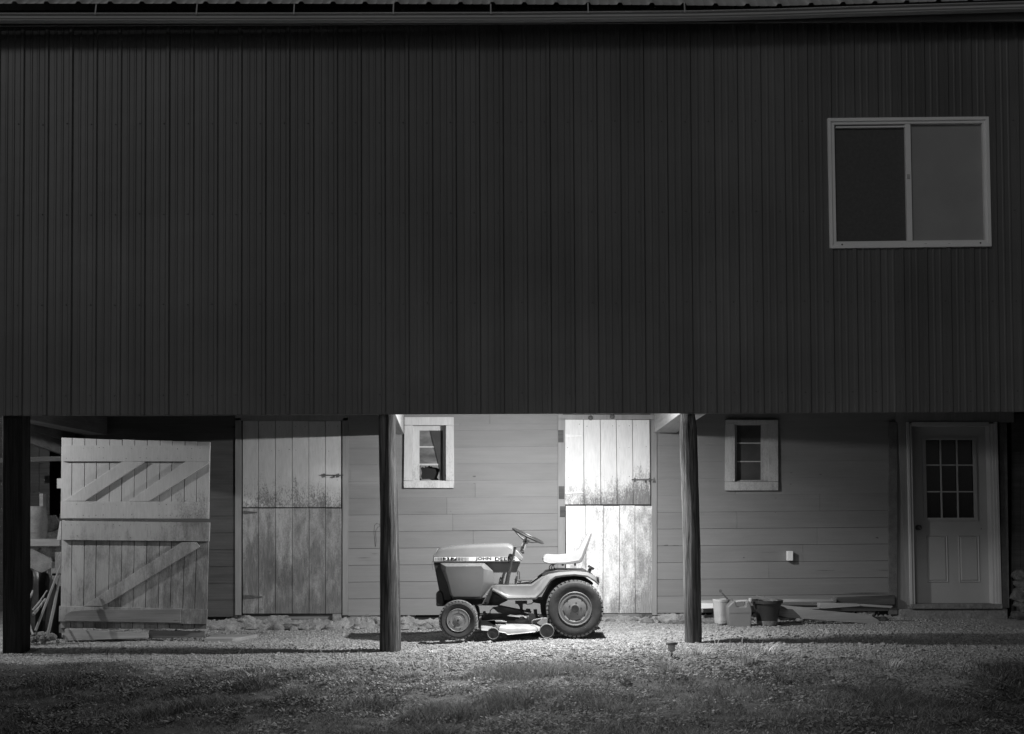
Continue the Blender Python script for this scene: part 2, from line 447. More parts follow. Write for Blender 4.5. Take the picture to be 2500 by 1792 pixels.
att = go.data.attributes.new('gravel', 'FLOAT', 'POINT'); att.data.foreach_set('value', gm.astype(np.float32).ravel())
go.data.shade_smooth()

# gravel stones
def scatter_stones(n):
    x = rng.uniform(-5.4, 5.4, n*3); y = rng.uniform(8.6, 14.9, n*3)
    keep = rng.random(n*3) < (gmask(x, y)*.92+.03)
    x = x[keep][:n]; y = y[keep][:n]; n = len(x)
    s = rng.lognormal(math.log(.0046), .38, n).clip(.002, .012); big = rng.random(n) < .008; s = np.where(big, rng.uniform(.010, .021, n), s)
    cube = np.array([[-1, -1, -1], [1, -1, -1], [1, 1, -1], [-1, 1, -1], [-1, -1, 1], [1, -1, 1], [1, 1, 1], [-1, 1, 1]], float)*np.array([1, 1, .55])
    v = cube[None]*(1+rng.uniform(-.4, .3, (n, 8, 3)))
    t = rng.uniform(0, 6.28, n); c, sn = np.cos(t), np.sin(t)
    vx = v[:, :, 0]*c[:, None]-v[:, :, 1]*sn[:, None]; vy = v[:, :, 0]*sn[:, None]+v[:, :, 1]*c[:, None]
    tt = rng.uniform(-.6, .6, n); vz = v[:, :, 2]+vx*np.tan(tt)[:, None]*.6
    v = np.stack([vx, vy, vz], -1)*s[:, None, None]
    v[:, :, 0] += x[:, None]; v[:, :, 1] += y[:, None]; v[:, :, 2] += (gh(x, y)+s*.15)[:, None]
    f = np.array([[0, 3, 2, 1], [4, 5, 6, 7], [0, 1, 5, 4], [1, 2, 6, 5], [2, 3, 7, 6], [3, 0, 4, 7]])
    fa = (f[None]+np.arange(n)[:, None, None]*8).reshape(-1, 4)
    return npmesh('gravel', v.reshape(-1, 3), fa, 'pebble', 'stuff')
tag(scatter_stones(120000), 'pale loose gravel spread in front of the plank wall', 'gravel')

# grass blades and small leaves
def blades(n, name):
    x = rng.uniform(-5.2, 5.2, n*4); y = 7.0+5.6*rng.random(n*4)**1.15
    cl = vnoise(x, y, 3.1, 21)*.55+vnoise(x, y, 9, 22)*.45
    dens = (1-gmask(x, y))*np.clip((cl-.30)*2.6, .06, 1)+.012
    keep = rng.random(n*4) < dens
    x = x[keep][:n]; y = y[keep][:n]; cl = cl[keep][:n]; n = len(x)
    tall = np.clip((vnoise(x, y, 1.9, 31)-.55)*4, 0, 1)
    h = rng.uniform(.008, .028, n)*(1+3.2*tall)*(.6+.8*cl); wd = rng.uniform(.0016, .0036, n)
    a = rng.uniform(0, 6.28, n); la = rng.uniform(0, 6.28, n); ln = rng.uniform(.2, 1.7, n)*h
    base = np.stack([x, y, gh(x, y)-.004], -1)
    wv = np.stack([np.cos(a), np.sin(a), np.zeros(n)], -1)*wd[:, None]
    lv = np.stack([np.cos(la), np.sin(la), np.zeros(n)], -1)
    up = np.array([0, 0, 1.])
    m1 = base+up*(h*.6)[:, None]+lv*(ln*.35)[:, None]; tip = base+up*h[:, None]*.95+lv*ln[:, None]
    v = np.stack([base-wv, base+wv, m1+wv*.8, m1-wv*.8, tip], 1)
    o = (np.arange(n)*5)[:, None]
    tri = np.concatenate([o+np.array([[0, 1, 2]]), o+np.array([[0, 2, 3]]), o+np.array([[3, 2, 4]])], 0)
    return npmesh(name, v.reshape(-1, 3), tri, 'grass', 'stuff')
tag(blades(150000, 'grass'), 'short rough grass in the dark foreground', 'grass')
def clover(n):
    x = rng.uniform(-5.2, 5.2, n*5); y = 7.0+3.6*rng.random(n*5)**1.1
    cl = vnoise(x, y, 2.6, 41)*.5+vnoise(x, y, 7, 42)*.5
    keep = rng.random(n*5) < np.clip((cl-.43)*5, 0, 1)*(1-gmask(x, y))
    x = x[keep][:n]; y = y[keep][:n]; n = len(x)
    s = rng.uniform(.005, .015, n); a = rng.uniform(0, 6.28, n); tx = rng.uniform(-.7, .7, n); ty = rng.uniform(-.7, .7, n)
    ang = np.array([0, 60, 130, 180, 230, 300])*math.pi/180; rad = np.array([1.25, .8, .8, 1.05, .8, .8])
    px = rad*np.cos(ang); py = rad*np.sin(ang)*.75
    vx = (px[None]*np.cos(a)[:, None]-py[None]*np.sin(a)[:, None]); vy = (px[None]*np.sin(a)[:, None]+py[None]*np.cos(a)[:, None])
    vz = vx*tx[:, None]+vy*ty[:, None]
    v = np.stack([vx, vy, vz], -1)*s[:, None, None]
    v += np.stack([x, y, gh(x, y)+rng.uniform(.006, .035, n)], -1)[:, None, :]
    f = (np.arange(n)*6)[:, None]+np.arange(6)[None]
    return npmesh('clover', v.reshape(-1, 3), f, 'leafm', 'stuff')
tag(clover(62000), 'low broad leaved clover patches in the near lawn', 'ground cover')

# single tufts of long grass one can tell apart
def tuft(X, Y, n, hmin, hmax, label, spread=.09, bend=.8):
    D = 1.3*F/(Y-1244); c = P(X, Y, D); z0 = float(gh(c[0], D))
    m = MB()
    for i in range(n):
        a = random.uniform(0, 6.28); r = random.uniform(0, spread); h = random.uniform(hmin, hmax)*1.35; w_ = random.uniform(.0025, .0048)
        bx, by = c[0]+r*math.cos(a), D+r*math.sin(a)*.6; la = a+random.uniform(-.7, .7)
        dx, dy = math.cos(la), math.sin(la); pts = []
        for k in range(5):
            t = k/4; q = bend*t*t*h
            pts.append((bx+dx*q, by+dy*q, z0-.005+h*(t-.35*bend*t*t)))
        px, py = -dy*w_, dx*w_
        rows = [[(p[0]-px*(1-k/4.4), p[1]-py*(1-k/4.4), p[2]), (p[0]+px*(1-k/4.4), p[1]+py*(1-k/4.4), p[2])] for k, p in enumerate(pts)]
        m.grid(rows)
    o = m.build('grass_tuft', 'grass', loc=(c[0], D, z0))
    tag(o, label, 'grass tuft', 'long grass tufts')
tuft(1628, 1645, 170, .06, .17, 'long arching grass tuft at the foot of the path light', .13)
tuft(1860, 1600, 120, .05, .12, 'long grass tuft in front of the shadow of the right log post', .16)
tuft(1830, 1622, 90, .05, .12, 'dark low grass tuft right of the path light, nearest the pebbles', .08)
tuft(1006, 1632, 120, .04, .09, 'dark tuft in front of the left log post', .12)
tuft(1060, 1580, 50, .03, .06, 'tiny tuft in the gravel before the tractor front wheel', .05)
tuft(1505, 1660, 90, .03, .08, 'shaggy tuft left below the path light', .15)
tuft(1700, 1600, 110, .04, .10, 'ragged tuft right at the base of the right log post', .14)
tuft(1330, 1650, 90, .03, .07, 'small tuft in the lit turf in front of the mower deck', .12)
tuft(1400, 1585, 30, .03, .06, 'few blades sprouting by the tractor rear wheel', .05)
tuft(640, 1625, 100, .04, .09, 'dark tuft in front of the grey worn door', .16)
tuft(2170, 1640, 90, .05, .11, 'grass tuft below the entry door at the gravel edge', .14)

# ------------------------------------------------------------------ barn
barn = thing('barn', 'large dark ribbed steel sided barn with plank lower wall under an overhang', 'barn', (0, YW, 0))
def part(m, name, mat, parent=None, **k): return m.build(name, mat, parent or barn, **k)

# siding: one ribbed sheet
ribX = []; X = 50.3; 
while X > -760: X -= 60.0
while X < 3260:
    ribX.append(X); X += 60.0-2.4*min(1, max(0, X/1250))
ribx = [P(q, 950, YS)[0] for q in ribX]
prof = []
for i in range(len(ribx)-1):
    a, b = ribx[i], ribx[i+1]; p = b-a; h = .0155*random.uniform(.8, 1.15)+(.004 if i % 4 == 0 else 0)
    prof += [(a-.026, 0), (a-.012, -h), (a+.012, -h), (a+.026, 0)]
    for t in (.36, .64):
        c = a+p*t; prof += [(c-.014, 0), (c-.006, -.005), (c+.006, -.005), (c+.014, 0)]
zl, zr = P(0, 1014, YS), P(2500, 1005, YS)
sl = (zr[2]-zl[2])/(zr[0]-zl[0])
def zbot(x): return zl[2]+(x-zl[0])*sl
# window opening in the siding
wx0, wx1 = P(2036, 440, YS)[0], P(2408, 440, YS)[0]; wz0, wz1 = P(2200, 592, YS)[2], P(2200, 300, YS)[2]
ztop = P(1250, 20, YS)[2]
m = MB()
def strip(m, pr, za, zb):
    rows = []
    for t in (0, .33, .66, 1):
        rows.append([(x, YS+dy+.0015*math.sin(x*5+t*9), (za(x) if callable(za) else za)*(1-t)+(zb(x) if callable(zb) else zb)*t) for x, dy in pr])
    m.grid(rows)
full_left = [p for p in prof if p[0] < wx0]; mid_ = [p for p in prof if wx0 < p[0] < wx1]; full_right = [p for p in prof if p[0] > wx1]
def dyat(x):
    for (a, da), (b, db) in zip(prof, prof[1:]):
        if a <= x <= b: return da+(db-da)*(x-a)/(b-a)
    return 0
L_ = full_left+[(wx0, dyat(wx0))]; Mi = [(wx0, dyat(wx0))]+mid_+[(wx1, dyat(wx1))]; R_ = [(wx1, dyat(wx1))]+full_right
strip(m, L_, zbot, ztop); strip(m, R_, zbot, ztop); strip(m, Mi, zbot, wz0); strip(m, Mi, wz1, ztop)
m.cur = 1
for Yr in (961, 740, 519, 298):
    for x in ribx:
        for dx in (-.038,):
            z = P(1250, Yr, YS)[2]+random.uniform(-.006, .006)
            if wx0-.16 < x < wx1+.16 and wz0-.12 < z < wz1+.12: continue
            m.lathe_y([(.007, 0), (.006, -.005), (.003, -.007)], (x+dx, YS-.001, z), 8)
m.cur = 0
part(m, 'metal_siding', ['siding', 'screw'], smooth=True, angle=12)
# bright lip at the bottom and the girt boards behind
m = MB(); m.hexa([(-8, YS+.004, zbot(-8)-.004), (8, YS+.004, zbot(8)-.004), (8, YS+.004, zbot(8)+.03), (-8, YS+.004, zbot(-8)+.03)],
                 [(-8, YS+.03, zbot(-8)-.004), (8, YS+.03, zbot(8)-.004), (8, YS+.03, zbot(8)+.03), (-8, YS+.03, zbot(-8)+.03)])
part(m, 'bottom_lip', 'siding')
m = MB()
m.box(-8, 8, YS+.032, YS+.10, 2.44, 2.64)
for z in (3.2, 4.1, 5.0, 5.7): 
    if wz0-.1 < z < wz1+.1: m.box(-7, wx0-.1, YS+.025, YS+.06, z, z+.09); m.box(wx1+.1, 7, YS+.025, YS+.06, z, z+.09)
    else: m.box(-7, 7, YS+.025, YS+.06, z, z+.09)
part(m, 'girt', 'darkwood')
# upper room floor / overhang ceiling boards
m = MB()
y = YS+.11
while y < 15.6:
    m.box(-8, 8, y, y+.19, 2.62+random.uniform(-.003, .003), 2.66); y += .196
m.box(-8, 8, 15.65, 22, 2.63, 2.68)
part(m, 'overhang_ceiling', 'darkwood')
# beams from posts to wall
def beam(XYf, XYw, wid, side, name, mat, h=.43, yf=YS+.11):
    f = P(*XYf, yf); b = P(*XYw, YW-.01); m = MB()
    x0, x1 = (f[0], b[0]); s = side
    a = [(x0, yf, f[2]), (x0+s*wid, yf, f[2]), (x0+s*wid, yf, f[2]+h), (x0, yf, f[2]+h)]
    c = [(x1, YW-.01, b[2]), (x1+s*wid, YW-.01, b[2]), (x1+s*wid, YW-.01, b[2]+h), (x1, YW-.01, b[2]+h)]
    m.hexa(a, c); return part(m, name, mat, bevel=.004)
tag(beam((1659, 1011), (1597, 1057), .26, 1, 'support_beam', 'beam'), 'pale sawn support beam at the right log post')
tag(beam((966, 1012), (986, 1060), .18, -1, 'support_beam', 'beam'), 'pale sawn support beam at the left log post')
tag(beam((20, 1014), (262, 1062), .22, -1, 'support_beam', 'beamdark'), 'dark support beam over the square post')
# far left rafters seen under the overhang
m = MB()
for (a, b, w_) in (((40, 1040), (175, 1083), .05), ((40, 1073), (175, 1120), .05), ((30, 1024), (220, 1066), .07)):
    p, q = P(*a, 13.2), P(*b, 15.6)
    m.hexa([(p[0], p[1], p[2]), (p[0]+.04, p[1], p[2]), (p[0]+.04, p[1], p[2]+.15), (p[0], p[1], p[2]+.15)],
           [(q[0], q[1], q[2]), (q[0]+.04, q[1], q[2]), (q[0]+.04, q[1], q[2]+.15), (q[0], q[1], q[2]+.15)])
part(m, 'rafter', 'beamdark')
m = MB(); p = P(55, 1124, 16.0); q = P(190, 1118, 16.0)
m.hexa([(p[0]-.3, 16, p[2]-.03), (q[0], 16, q[2]-.03), (q[0], 16, q[2]+.03), (p[0]-.3, 16, p[2]+.03)],
       [(p[0]-.3, 16.1, p[2]-.03), (q[0], 16.1, q[2]-.03), (q[0], 16.1, q[2]+.03), (p[0]-.3, 16.1, p[2]+.03)])
part(m, 'crossbar', 'darkwood')

# plank wall: boards split round the openings
openings = [(590, 1012, 834, 1515), (1007, 1038, 1089, 1174), (1376, 1010, 1590, 1515), (1794, 1031, 1876, 1176), (2190, 1015, 2466, 1515)]
ops = []
for X0, Y0, X1, Y1 in openings:
    a, b = P(X0, (Y0+Y1)/2, YW), P(X1, (Y0+Y1)/2, YW); ops.append((a[0], b[0], P((X0+X1)/2, Y1, YW)[2], P((X0+X1)/2, Y0, YW)[2]))
def cutspan(x0, x1, z0, z1):
    spans = [(x0, x1)]
    for a, b, c, d in ops:
        if z1 <= c+.004 or z0 >= d-.004: continue
        out = []
        for s0, s1 in spans:
            if b <= s0 or a >= s1: out.append((s0, s1)); continue
            if s0 < a: out.append((s0, a))
            if s1 > b: out.append((b, s1))
        spans = out
    return spans
m = MB()
wallx0 = P(205, 1300, YW)[0]; wallx1 = P(2190, 1300, YW)[0]
zb = P(1250, 1500, YW)[2]; pitch = .1955
levels = [zb+pitch*i for i in range(16)]
tilt = .0040
k = 0
cuts = sorted(set([levels[0]]+levels+[o for q in ops[1:4:2] for o in (q[2], q[3])]))
for z0, z1 in zip(levels, levels[1:]):
    subs = [z0]+[c for q in (ops[1], ops[3]) for c in (q[2], q[3]) if z0+.01 < c < z1-.01]+[z1]
    subs = sorted(subs); dy = random.uniform(0, .0025); bend = random.uniform(-.004, .004)
    for si, (a, b) in enumerate(zip(subs, subs[1:])):
        gp_ = .0003 if z0 > 1.15 else .0018; lo = a+(gp_ if si == 0 else 0); hi = b-(gp_ if si == len(subs)-2 else 0)
        for s0, s1 in cutspan(wallx0, wallx1, lo, hi):
            # butt joints now and then
            js = [s0]
            if s1-s0 > 1.8 and random.random() < .5: js.append(s0+(s1-s0)*random.uniform(.3, .7))
            js.append(s1)
            for j0, j1 in zip(js, js[1:]):
                e0, e1 = j0+.001, j1-.001
                m.hexa([(e0, YW+dy, lo+tilt*e0), (e1, YW+dy, lo+tilt*e1), (e1, YW+dy, hi+tilt*e1+bend*0), (e0, YW+dy, hi+tilt*e0)],
                       [(e0, YW+.03, lo+tilt*e0), (e1, YW+.03, lo+tilt*e1), (e1, YW+.03, hi+tilt*e1), (e0, YW+.03, hi+tilt*e0)])
wl_, wr_ = MB(), MB(); lim = ops[0][0]+.02  # left end of the wall: shade painted in as darker plank colour
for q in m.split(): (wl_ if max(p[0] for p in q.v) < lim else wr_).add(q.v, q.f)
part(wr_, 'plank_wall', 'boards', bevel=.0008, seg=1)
o = part(wl_, 'plank_wall', 'boardsshade', bevel=.0012, seg=1); o['label'] = 'wall planks with painted shade beside the open door leaves'
m = MB()
for (a, b) in ((wallx0, ops[0][0]-.0), (ops[0][1], ops[1][0]), (ops[1][1], ops[2][0]), (ops[2][1], ops[3][0]), (ops[3][1], ops[4][0])):
    m.box(a, b, YW+.034, YW+.06, 0.02, 2.6)
for q in (ops[1], ops[3]):
    m.box(q[0], q[1], YW+.034, YW+.06, .02, q[2]); m.box(q[0], q[1], YW+.034, YW+.06, q[3], 2.6)
part(m, 'wall_backing', 'dark')
# knots and damage on the wall
m = MB()
for X, Y, rx, rz in ((1158, 1163, .022, .010), (1626, 1331, .03, .006), (2003, 1158, .02, .006), (1932, 1154, .016, .004), (1930, 1182, .014, .004), (1894, 1216, .014, .004), (1893, 1251, .008, .005), (2141, 1313, .02, .008), (1158, 1180, .012, .003), (1816, 1361, .01, .008), (2176, 1392, .05, .006), (1100, 1248, .01, .003), (1603, 1285, .006, .01)):
    c = P(X, Y, YW-.0005); pts = []
    for i in range(10):
        t = i/10*6.283; q = random.uniform(.6, 1.2); pts.append((c[0]+math.cos(t)*rx*q, c[2]+math.sin(t)*rz*q))
    m.prism(pts, YW-.0015, YW+.001)
part(m, 'knot', 'iron')
m = MB()
for X0, X1, Y, t in ((872, 906, 1362, .9), (870, 918, 1367, .6), (905, 925, 1352, .6), (1640, 1662, 1331, 1.2), (1820, 1925, 1369, .5), (1990, 2042, 1393, .7), (2140, 2186, 1392, 1.1), (2060, 2186, 1448, 1.6), (1850, 1902, 1348, .5), (1780, 1850, 1251, .4), (1100, 1170, 1296, .4), (1170, 1260, 1296, .5), (1010, 1060, 1250, .5)):
    a, b = P(X0, Y, YW), P(X1, Y+random.uniform(-1, 1), YW); h_ = t*.0045
    m.prism([(a[0], a[2]), ((a[0]*.6+b[0]*.4), a[2]-h_), (b[0], b[2]), ((a[0]*.5+b[0]*.5), (a[2]+b[2])/2+h_*.6)], YW-.0012, YW+.001)
part(m, 'knot', 'iron')
# wall trims
m = MB()
for q in ((574, 1020, 589, 1502), (836, 1020, 850, 1502), (1362, 1022, 1380, 1502), (1592, 1026, 1604, 1502), (2186, 1040, 2191, 1500), (1362, 1012, 1604, 1024)):
    m.rpx(*q, YW-.018, YW-.001)
m.rpx(574, 1010, 850, 1027, YW-.018, YW-.001); m.rpx(2188, 990, 2475, 1031, YW-.03, YW+.1)
part(m, 'door_trim', 'trim', bevel=.002, seg=1)
m = MB(); 
for X, Y in ((1442, 1020), (1495, 1017)):
    c = P(X, Y, YW-.02); m.lathe_y([(.03, 0), (.026, -.004), (.012, -.012), (.006, -.014)], c, 14)
part(m, 'bolt_plate', 'iron')

# dutch doors in the wall
def dutch(name, xs, y0, y1, xr0, yd, mat, lab, tiltx=0, xs_bot=None, frame=(0, 0)):
    """planks between pixel columns xs, rows y0..y1"""
    m = MB(); xb = xs_bot or xs
    for i in range(len(xs)-1):
        e = 1.0; ya = y0+random.uniform(-1, 1)*.7; d = random.uniform(0, .003)
        m.ppx([(xb[i]+.6, y1), (xb[i+1]-.6, y1), (xs[i+1]-.6, ya), (xs[i]+.6, ya)], yd+d, yd+.03)
    m.cur = 1
    for i in range(len(xs)-1):
        for Yn in (y0+12, (y0*2+y1)/3, (y0+y1*2)/3, y1-14):
            for k_ in (.22, .78):
                if random.random() < .85:
                    c = P(xs[i]+(xs[i+1]-xs[i])*k_+random.uniform(-1.5, 1.5), Yn+random.uniform(-4, 4), yd-.0003); r_ = random.uniform(.0025, .006)
                    m.lathe_y([(r_, .002), (r_*.8, -.0006)], c, 6)
    m.cur = 0
    o = part(m, name, [mat, 'iron'], bevel=.002, seg=1); o['label'] = lab
    m = MB(); m.ppx([(xb[0]+3, y1-2), (xb[-1]-3, y1-2), (xs[-1]-3, y0+2), (xs[0]+3, y0+2)], yd+.032, yd+.05); m.build('door_backing', 'dark', o)
    return o
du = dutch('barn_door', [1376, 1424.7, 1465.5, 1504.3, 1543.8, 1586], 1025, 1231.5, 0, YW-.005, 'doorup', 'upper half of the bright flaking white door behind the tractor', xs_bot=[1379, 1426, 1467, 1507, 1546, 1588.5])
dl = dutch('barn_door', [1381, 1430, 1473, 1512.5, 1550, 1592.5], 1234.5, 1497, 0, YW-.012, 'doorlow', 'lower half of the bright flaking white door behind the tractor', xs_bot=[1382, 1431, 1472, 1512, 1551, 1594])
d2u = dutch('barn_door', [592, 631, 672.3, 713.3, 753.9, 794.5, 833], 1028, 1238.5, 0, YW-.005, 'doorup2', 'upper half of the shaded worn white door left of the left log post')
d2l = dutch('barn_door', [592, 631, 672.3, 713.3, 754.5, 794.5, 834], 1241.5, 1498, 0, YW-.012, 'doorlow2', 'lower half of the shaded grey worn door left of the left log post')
def strap(parent, X0, X1, Y, yd, taper=1, hw=4):
    m = MB(); m.ppx([(X0, Y+hw), (X1, Y+1.2), (X1, Y-1.2), (X0, Y-hw)], yd-.006, yd-.0005)
    m.build('strap_hinge', 'iron', parent)
strap(d2l, 594, 640, 1457, YW-.012, hw=5); strap(d2l, 594, 628, 1251, YW-.012)
def latch(parent, X0, X1, Y, yd):
    m = MB(); m.tube([P(X0, Y, yd-.012), P(X1, Y, yd-.012)], .006, 8)
    for X in (X0+6, X1-14): m.rpx(X, Y-4, X+4, Y+5, yd-.016, yd-.0005)
    c = P(X1-22, Y+4, yd-.01); m.lathe_y([(.012, 0), (.010, -.02), (.004, -.03)], c, 10)
    m.build('sliding_bolt', 'iron', parent)
latch(du, 1542, 1598, 1171, YW-.006); latch(d2u, 783, 838, 1160, YW-.006)
m = MB(); c = P(1597, 1172, YW-.02); m.prism([(c[0]-.02, c[2]-.03), (c[0]+.02, c[2]-.03), (c[0]+.004, c[2]+.03), (c[0]-.004, c[2]+.03)], YW-.028, YW-.0185)
m.build('latch_keeper', 'iron', barn)
m = MB()
for q in ((1363, 1050, 1376, 1080), (1364, 1187, 1378, 1218), (1367, 1236, 1380, 1262)): m.rpx(*q, YW-.026, YW-.0185)
part(m, 'hinge_block', 'darkwood')
for (mm, q) in (('strap_hinge', (1380, 1060, 1420, 1068)), ('strap_hinge', (1380, 1200, 1424, 1206)), ('strap_hinge', (1384, 1247, 1422, 1256))):
    m = MB(); m.ppx([(q[0], q[3]), (q[2], (q[1]+q[3])/2+1), (q[2], (q[1]+q[3])/2-1), (q[0], q[1])], YW-.018, YW-.0125); m.build(mm, 'doorlow', du if q[1] < 1230 else dl)

# broken window (left) and small window (right)
def frame_window(name, outer, inner, mat, lab, skew=0, prot=.035):
    X0, Y0, X1, Y1 = outer; a, b, c, d = inner
    m = MB(); ty = 14; y0, y1 = YW-prot, YW+.0
    m.rpx(X0, Y0, X1, b, y0, y1); m.ppx([(X0-1.5, Y1), (X1+1, Y1), (X1+1, d+.4), (X0-1.5, d+.4)], y0, y1)
    m.ppx([(X0-1.5, d), (a, d), (a, b+.4), (X0, b+.4)], y0+.003, y1); m.ppx([(c, d), (X1+1, d), (X1, b+.4), (c, b+.4)], y0+.003, y1)
    o = part(m, name, mat, bevel=.003, seg=1); o['label'] = lab
    return o
w1 = frame_window('window', (987, 1018, 1107.6, 1191.5), (1007.5, 1038, 1088.5, 1173.5), 'casing', 'white framed window with a broken pane beside the left log post')
def recess(parent, a, b, c, d, depth, mat):
    """four liner boards behind the casing"""
    m = MB(); y0, y1 = YW+.001, YW+depth
    m.rpx(a-3, b-3, c+3, b, y0, y1); m.rpx(a-3, d, c+3, d+3, y0, y1); m.rpx(a-3, b, a, d, y0, y1); m.rpx(c, b, c+3, d, y0, y1)
    m.build('jamb', mat, parent)
recess(w1, 1007.5, 1038, 1088.5, 1173.5, .15, 'casing')
ysash = YW+.085
m = MB()
m.rpx(1007, 1037, 1024, 1176, ysash, ysash+.03); m.rpx(1080.5, 1037, 1090, 1176, ysash, ysash+.03)
m.rpx(1024, 1037, 1080.5, 1051, ysash, ysash+.03); m.rpx(1024, 1173, 1080.5, 1177, ysash, ysash+.03)
m.rpx(1024, 1089.5, 1080.5, 1092.5, ysash+.004, ysash+.028); m.rpx(1024, 1132, 1080.5, 1136, ysash+.004, ysash+.028)
m.build('sash', 'casing', w1)
def c5(x, y): return (900+x/6.504, 1000+y/6.504)
m = MB(); m.rpx(1024, 1051, 1080.5, 1089.5, ysash+.012, ysash+.015); m.rpx(1024, 1092.5, 1080.5, 1132, ysash+.012, ysash+.015)
# broken bottom pane: shards left round the hole
hole = [c5(*p) for p in [(830, 930), (850, 910), (890, 925), (905, 892), (925, 915), (965, 885), (985, 910), (1005, 898), (1012, 915), (1080, 920), (1130, 950), (1115, 1000), (1085, 1080), (1120, 1118), (1005, 1122), (960, 1100), (850, 1105), (833, 1060), (846, 1000)]]
ring = [(1025, 1142), (1027, 1136), (1034, 1136), (1039, 1136), (1042, 1136), (1048, 1136), (1052, 1136), (1055, 1136), (1058, 1136), (1068, 1136), (1080.5, 1140), (1080.5, 1155), (1080.5, 1166), (1080.5, 1173), (1054, 1173.2), (1048, 1173.2), (1030, 1173.2), (1024, 1165), (1024, 1152)]
yy = ysash+.013; a_ = [P(x, y, yy) for x, y in hole]; b_ = [P(x, y, yy) for x, y in ring]; n_ = len(hole)
m.add(a_+b_, [(i, (i+1) % n_, (i+1) % n_+n_, i+n_) for i in range(n_)])
m.build('pane', 'dusty', w1)
m = MB(); m.ppx([c5(*q) for q in ((1168, 1120), (1110, 862), (1042, 592), (978, 332), (1176, 332), (1176, 1120))], ysash-.006, ysash-.002); m.build('blind_or_shadow', 'shadow_tone', w1)  # slanting shadow on the sash, built as a thin dark sheet
m = MB(); m.rpx(1004, 1034, 1092, 1178, YW+.152, YW+.16); m.build('dark_interior', 'dark', w1)

w2 = frame_window('window', (1772, 1025, 1899.4, 1197.4), (1794.5, 1035, 1876, 1175.5), 'casing2', 'grey framed three pane window right of the right log post', prot=.05)
recess(w2, 1794.5, 1033, 1876, 1175.5, .10, 'casing2')
m = MB(); ys2 = YW+.045
m.rpx(1794, 1033, 1799, 1176, ys2, ys2+.03); m.rpx(1859, 1033, 1875, 1176, ys2-.03, ys2+.03); m.rpx(1799, 1033, 1859, 1038, ys2, ys2+.03); m.rpx(1799, 1172, 1859, 1176, ys2, ys2+.03)
m.rpx(1799, 1080.5, 1859, 1083, ys2, ys2+.02); m.rpx(1799, 1125.5, 1859, 1128, ys2, ys2+.02)
m.build('sash', 'casing2', w2)
m = MB(); m.rpx(1799, 1038, 1859, 1172, ys2+.02, ys2+.024); m.build('pane', 'murky', w2)

# entry door on the right, set back in a white casing
ent = thing('entry_door_dummy', 'x', 'x', (0, 0, 0)); bpy.data.objects.remove(ent)
XL = lambda Y: 2214.5+(Y-1060)*8.5/420      # left outer casing edge
XR = lambda Y: 2436+(Y-1060)*10.5/420
def q4(m, fL, fR, Y0, Y1, y0, y1): m.ppx([(fL(Y1), Y1), (fR(Y1), Y1), (fR(Y0), Y0), (fL(Y0), Y0)], y0, y1)
m = MB(); yc = YW-.06; yd = YW+.09
q4(m, lambda Y: XL(Y), lambda Y: XL(Y)+6, 1030, 1481, yc, YW-.001); q4(m, lambda Y: XL(Y)+6.4, lambda Y: XL(Y)+12, 1034, 1481, yc+.012, yd+.03)
q4(m, lambda Y: XR(Y)-21, lambda Y: XR(Y)-14, 1034, 1481, yc+.03, yd+.03); q4(m, lambda Y: XR(Y)-13.6, lambda Y: XR(Y)-7, 1034, 1481, yc+.012, YW+.02); q4(m, lambda Y: XR(Y)-6.6, lambda Y: XR(Y), 1030, 1481, yc, YW-.001)
q4(m, lambda Y: XL(Y)+12, lambda Y: XR(Y)-21, 1030, 1040, yc+.012, yd+.03)
ec = part(m, 'door_frame', 'doorframe', bevel=.003, seg=1); ec['label'] = 'white moulded frame of the entry door at the right'
m = MB(); q4(m, lambda Y: XL(Y)+2, lambda Y: XR(Y)+1, 1475, 1486, yc-.03, yd+.03); part(m, 'threshold', 'concrete')
# slab with raised panels and a nine light window
slabL = lambda Y: XL(Y)+12.3; slabR = lambda Y: XR(Y)-21.3
lean = lambda X, Y: X+(Y-1270)*.022
m = MB()
wa = (2257, 1069, 2385, 1270)
def LX(x): return (lambda Y: lean(x, Y))
q4(m, slabL, LX(2262), 1041, 1474, yd, yd+.04); q4(m, LX(2381), slabR, 1041, 1474, yd, yd+.04)
q4(m, LX(2262), LX(2381), 1041, 1074, yd, yd+.04); q4(m, LX(2262), LX(2381), 1265, 1474, yd, yd+.04)
door = part(m, 'entry_door', 'doorwhite'); door['label'] = 'white entry door with nine panes over two raised panels'
for (x0, x1) in ((2260, 2312), (2338, 2389)):
    m = MB()
    o4 = [(lean(x0, 1422), 1422), (lean(x1, 1422), 1422), (lean(x1, 1307), 1307), (lean(x0, 1307), 1307)]
    def ins(k): return [(o4[0][0]+k, o4[0][1]-k), (o4[1][0]-k, o4[1][1]-k), (o4[2][0]-k, o4[2][1]+k), (o4[3][0]+k, o4[3][1]+k)]
    loops = [([P(*p, yd) for p in ins(0)], 0), ([P(*p, yd) for p in ins(1.5)], -.010), ([P(*p, yd) for p in ins(3.5)], .0), ([P(*p, yd) for p in ins(7)], -.009)]
    vs = []
    for pts, dy in loops: vs += [(p[0], p[1]+dy-.0005, p[2]) for p in pts]
    fs = [(i*4+k_, i*4+(k_+1) % 4, (i+1)*4+(k_+1) % 4, (i+1)*4+k_) for i in range(3) for k_ in range(4)]+[(12, 13, 14, 15)]
    m.add(vs, fs); m.build('raised_panel', 'doorwhite', door)
m = MB()
fr = lambda a, b, c, d: q4(m, LX(a), LX(c), b, d, yd-.016, yd-.001)
fr(2256, 1068, 2264, 1271); fr(2379, 1068, 2387, 1271); fr(2264, 1068, 2379, 1074); fr(2264, 1264, 2379, 1271)
for x in (2298.3, 2338.2): q4(m, LX(x), LX(x+3.4), 1074, 1264, yd-.012, yd+.004)
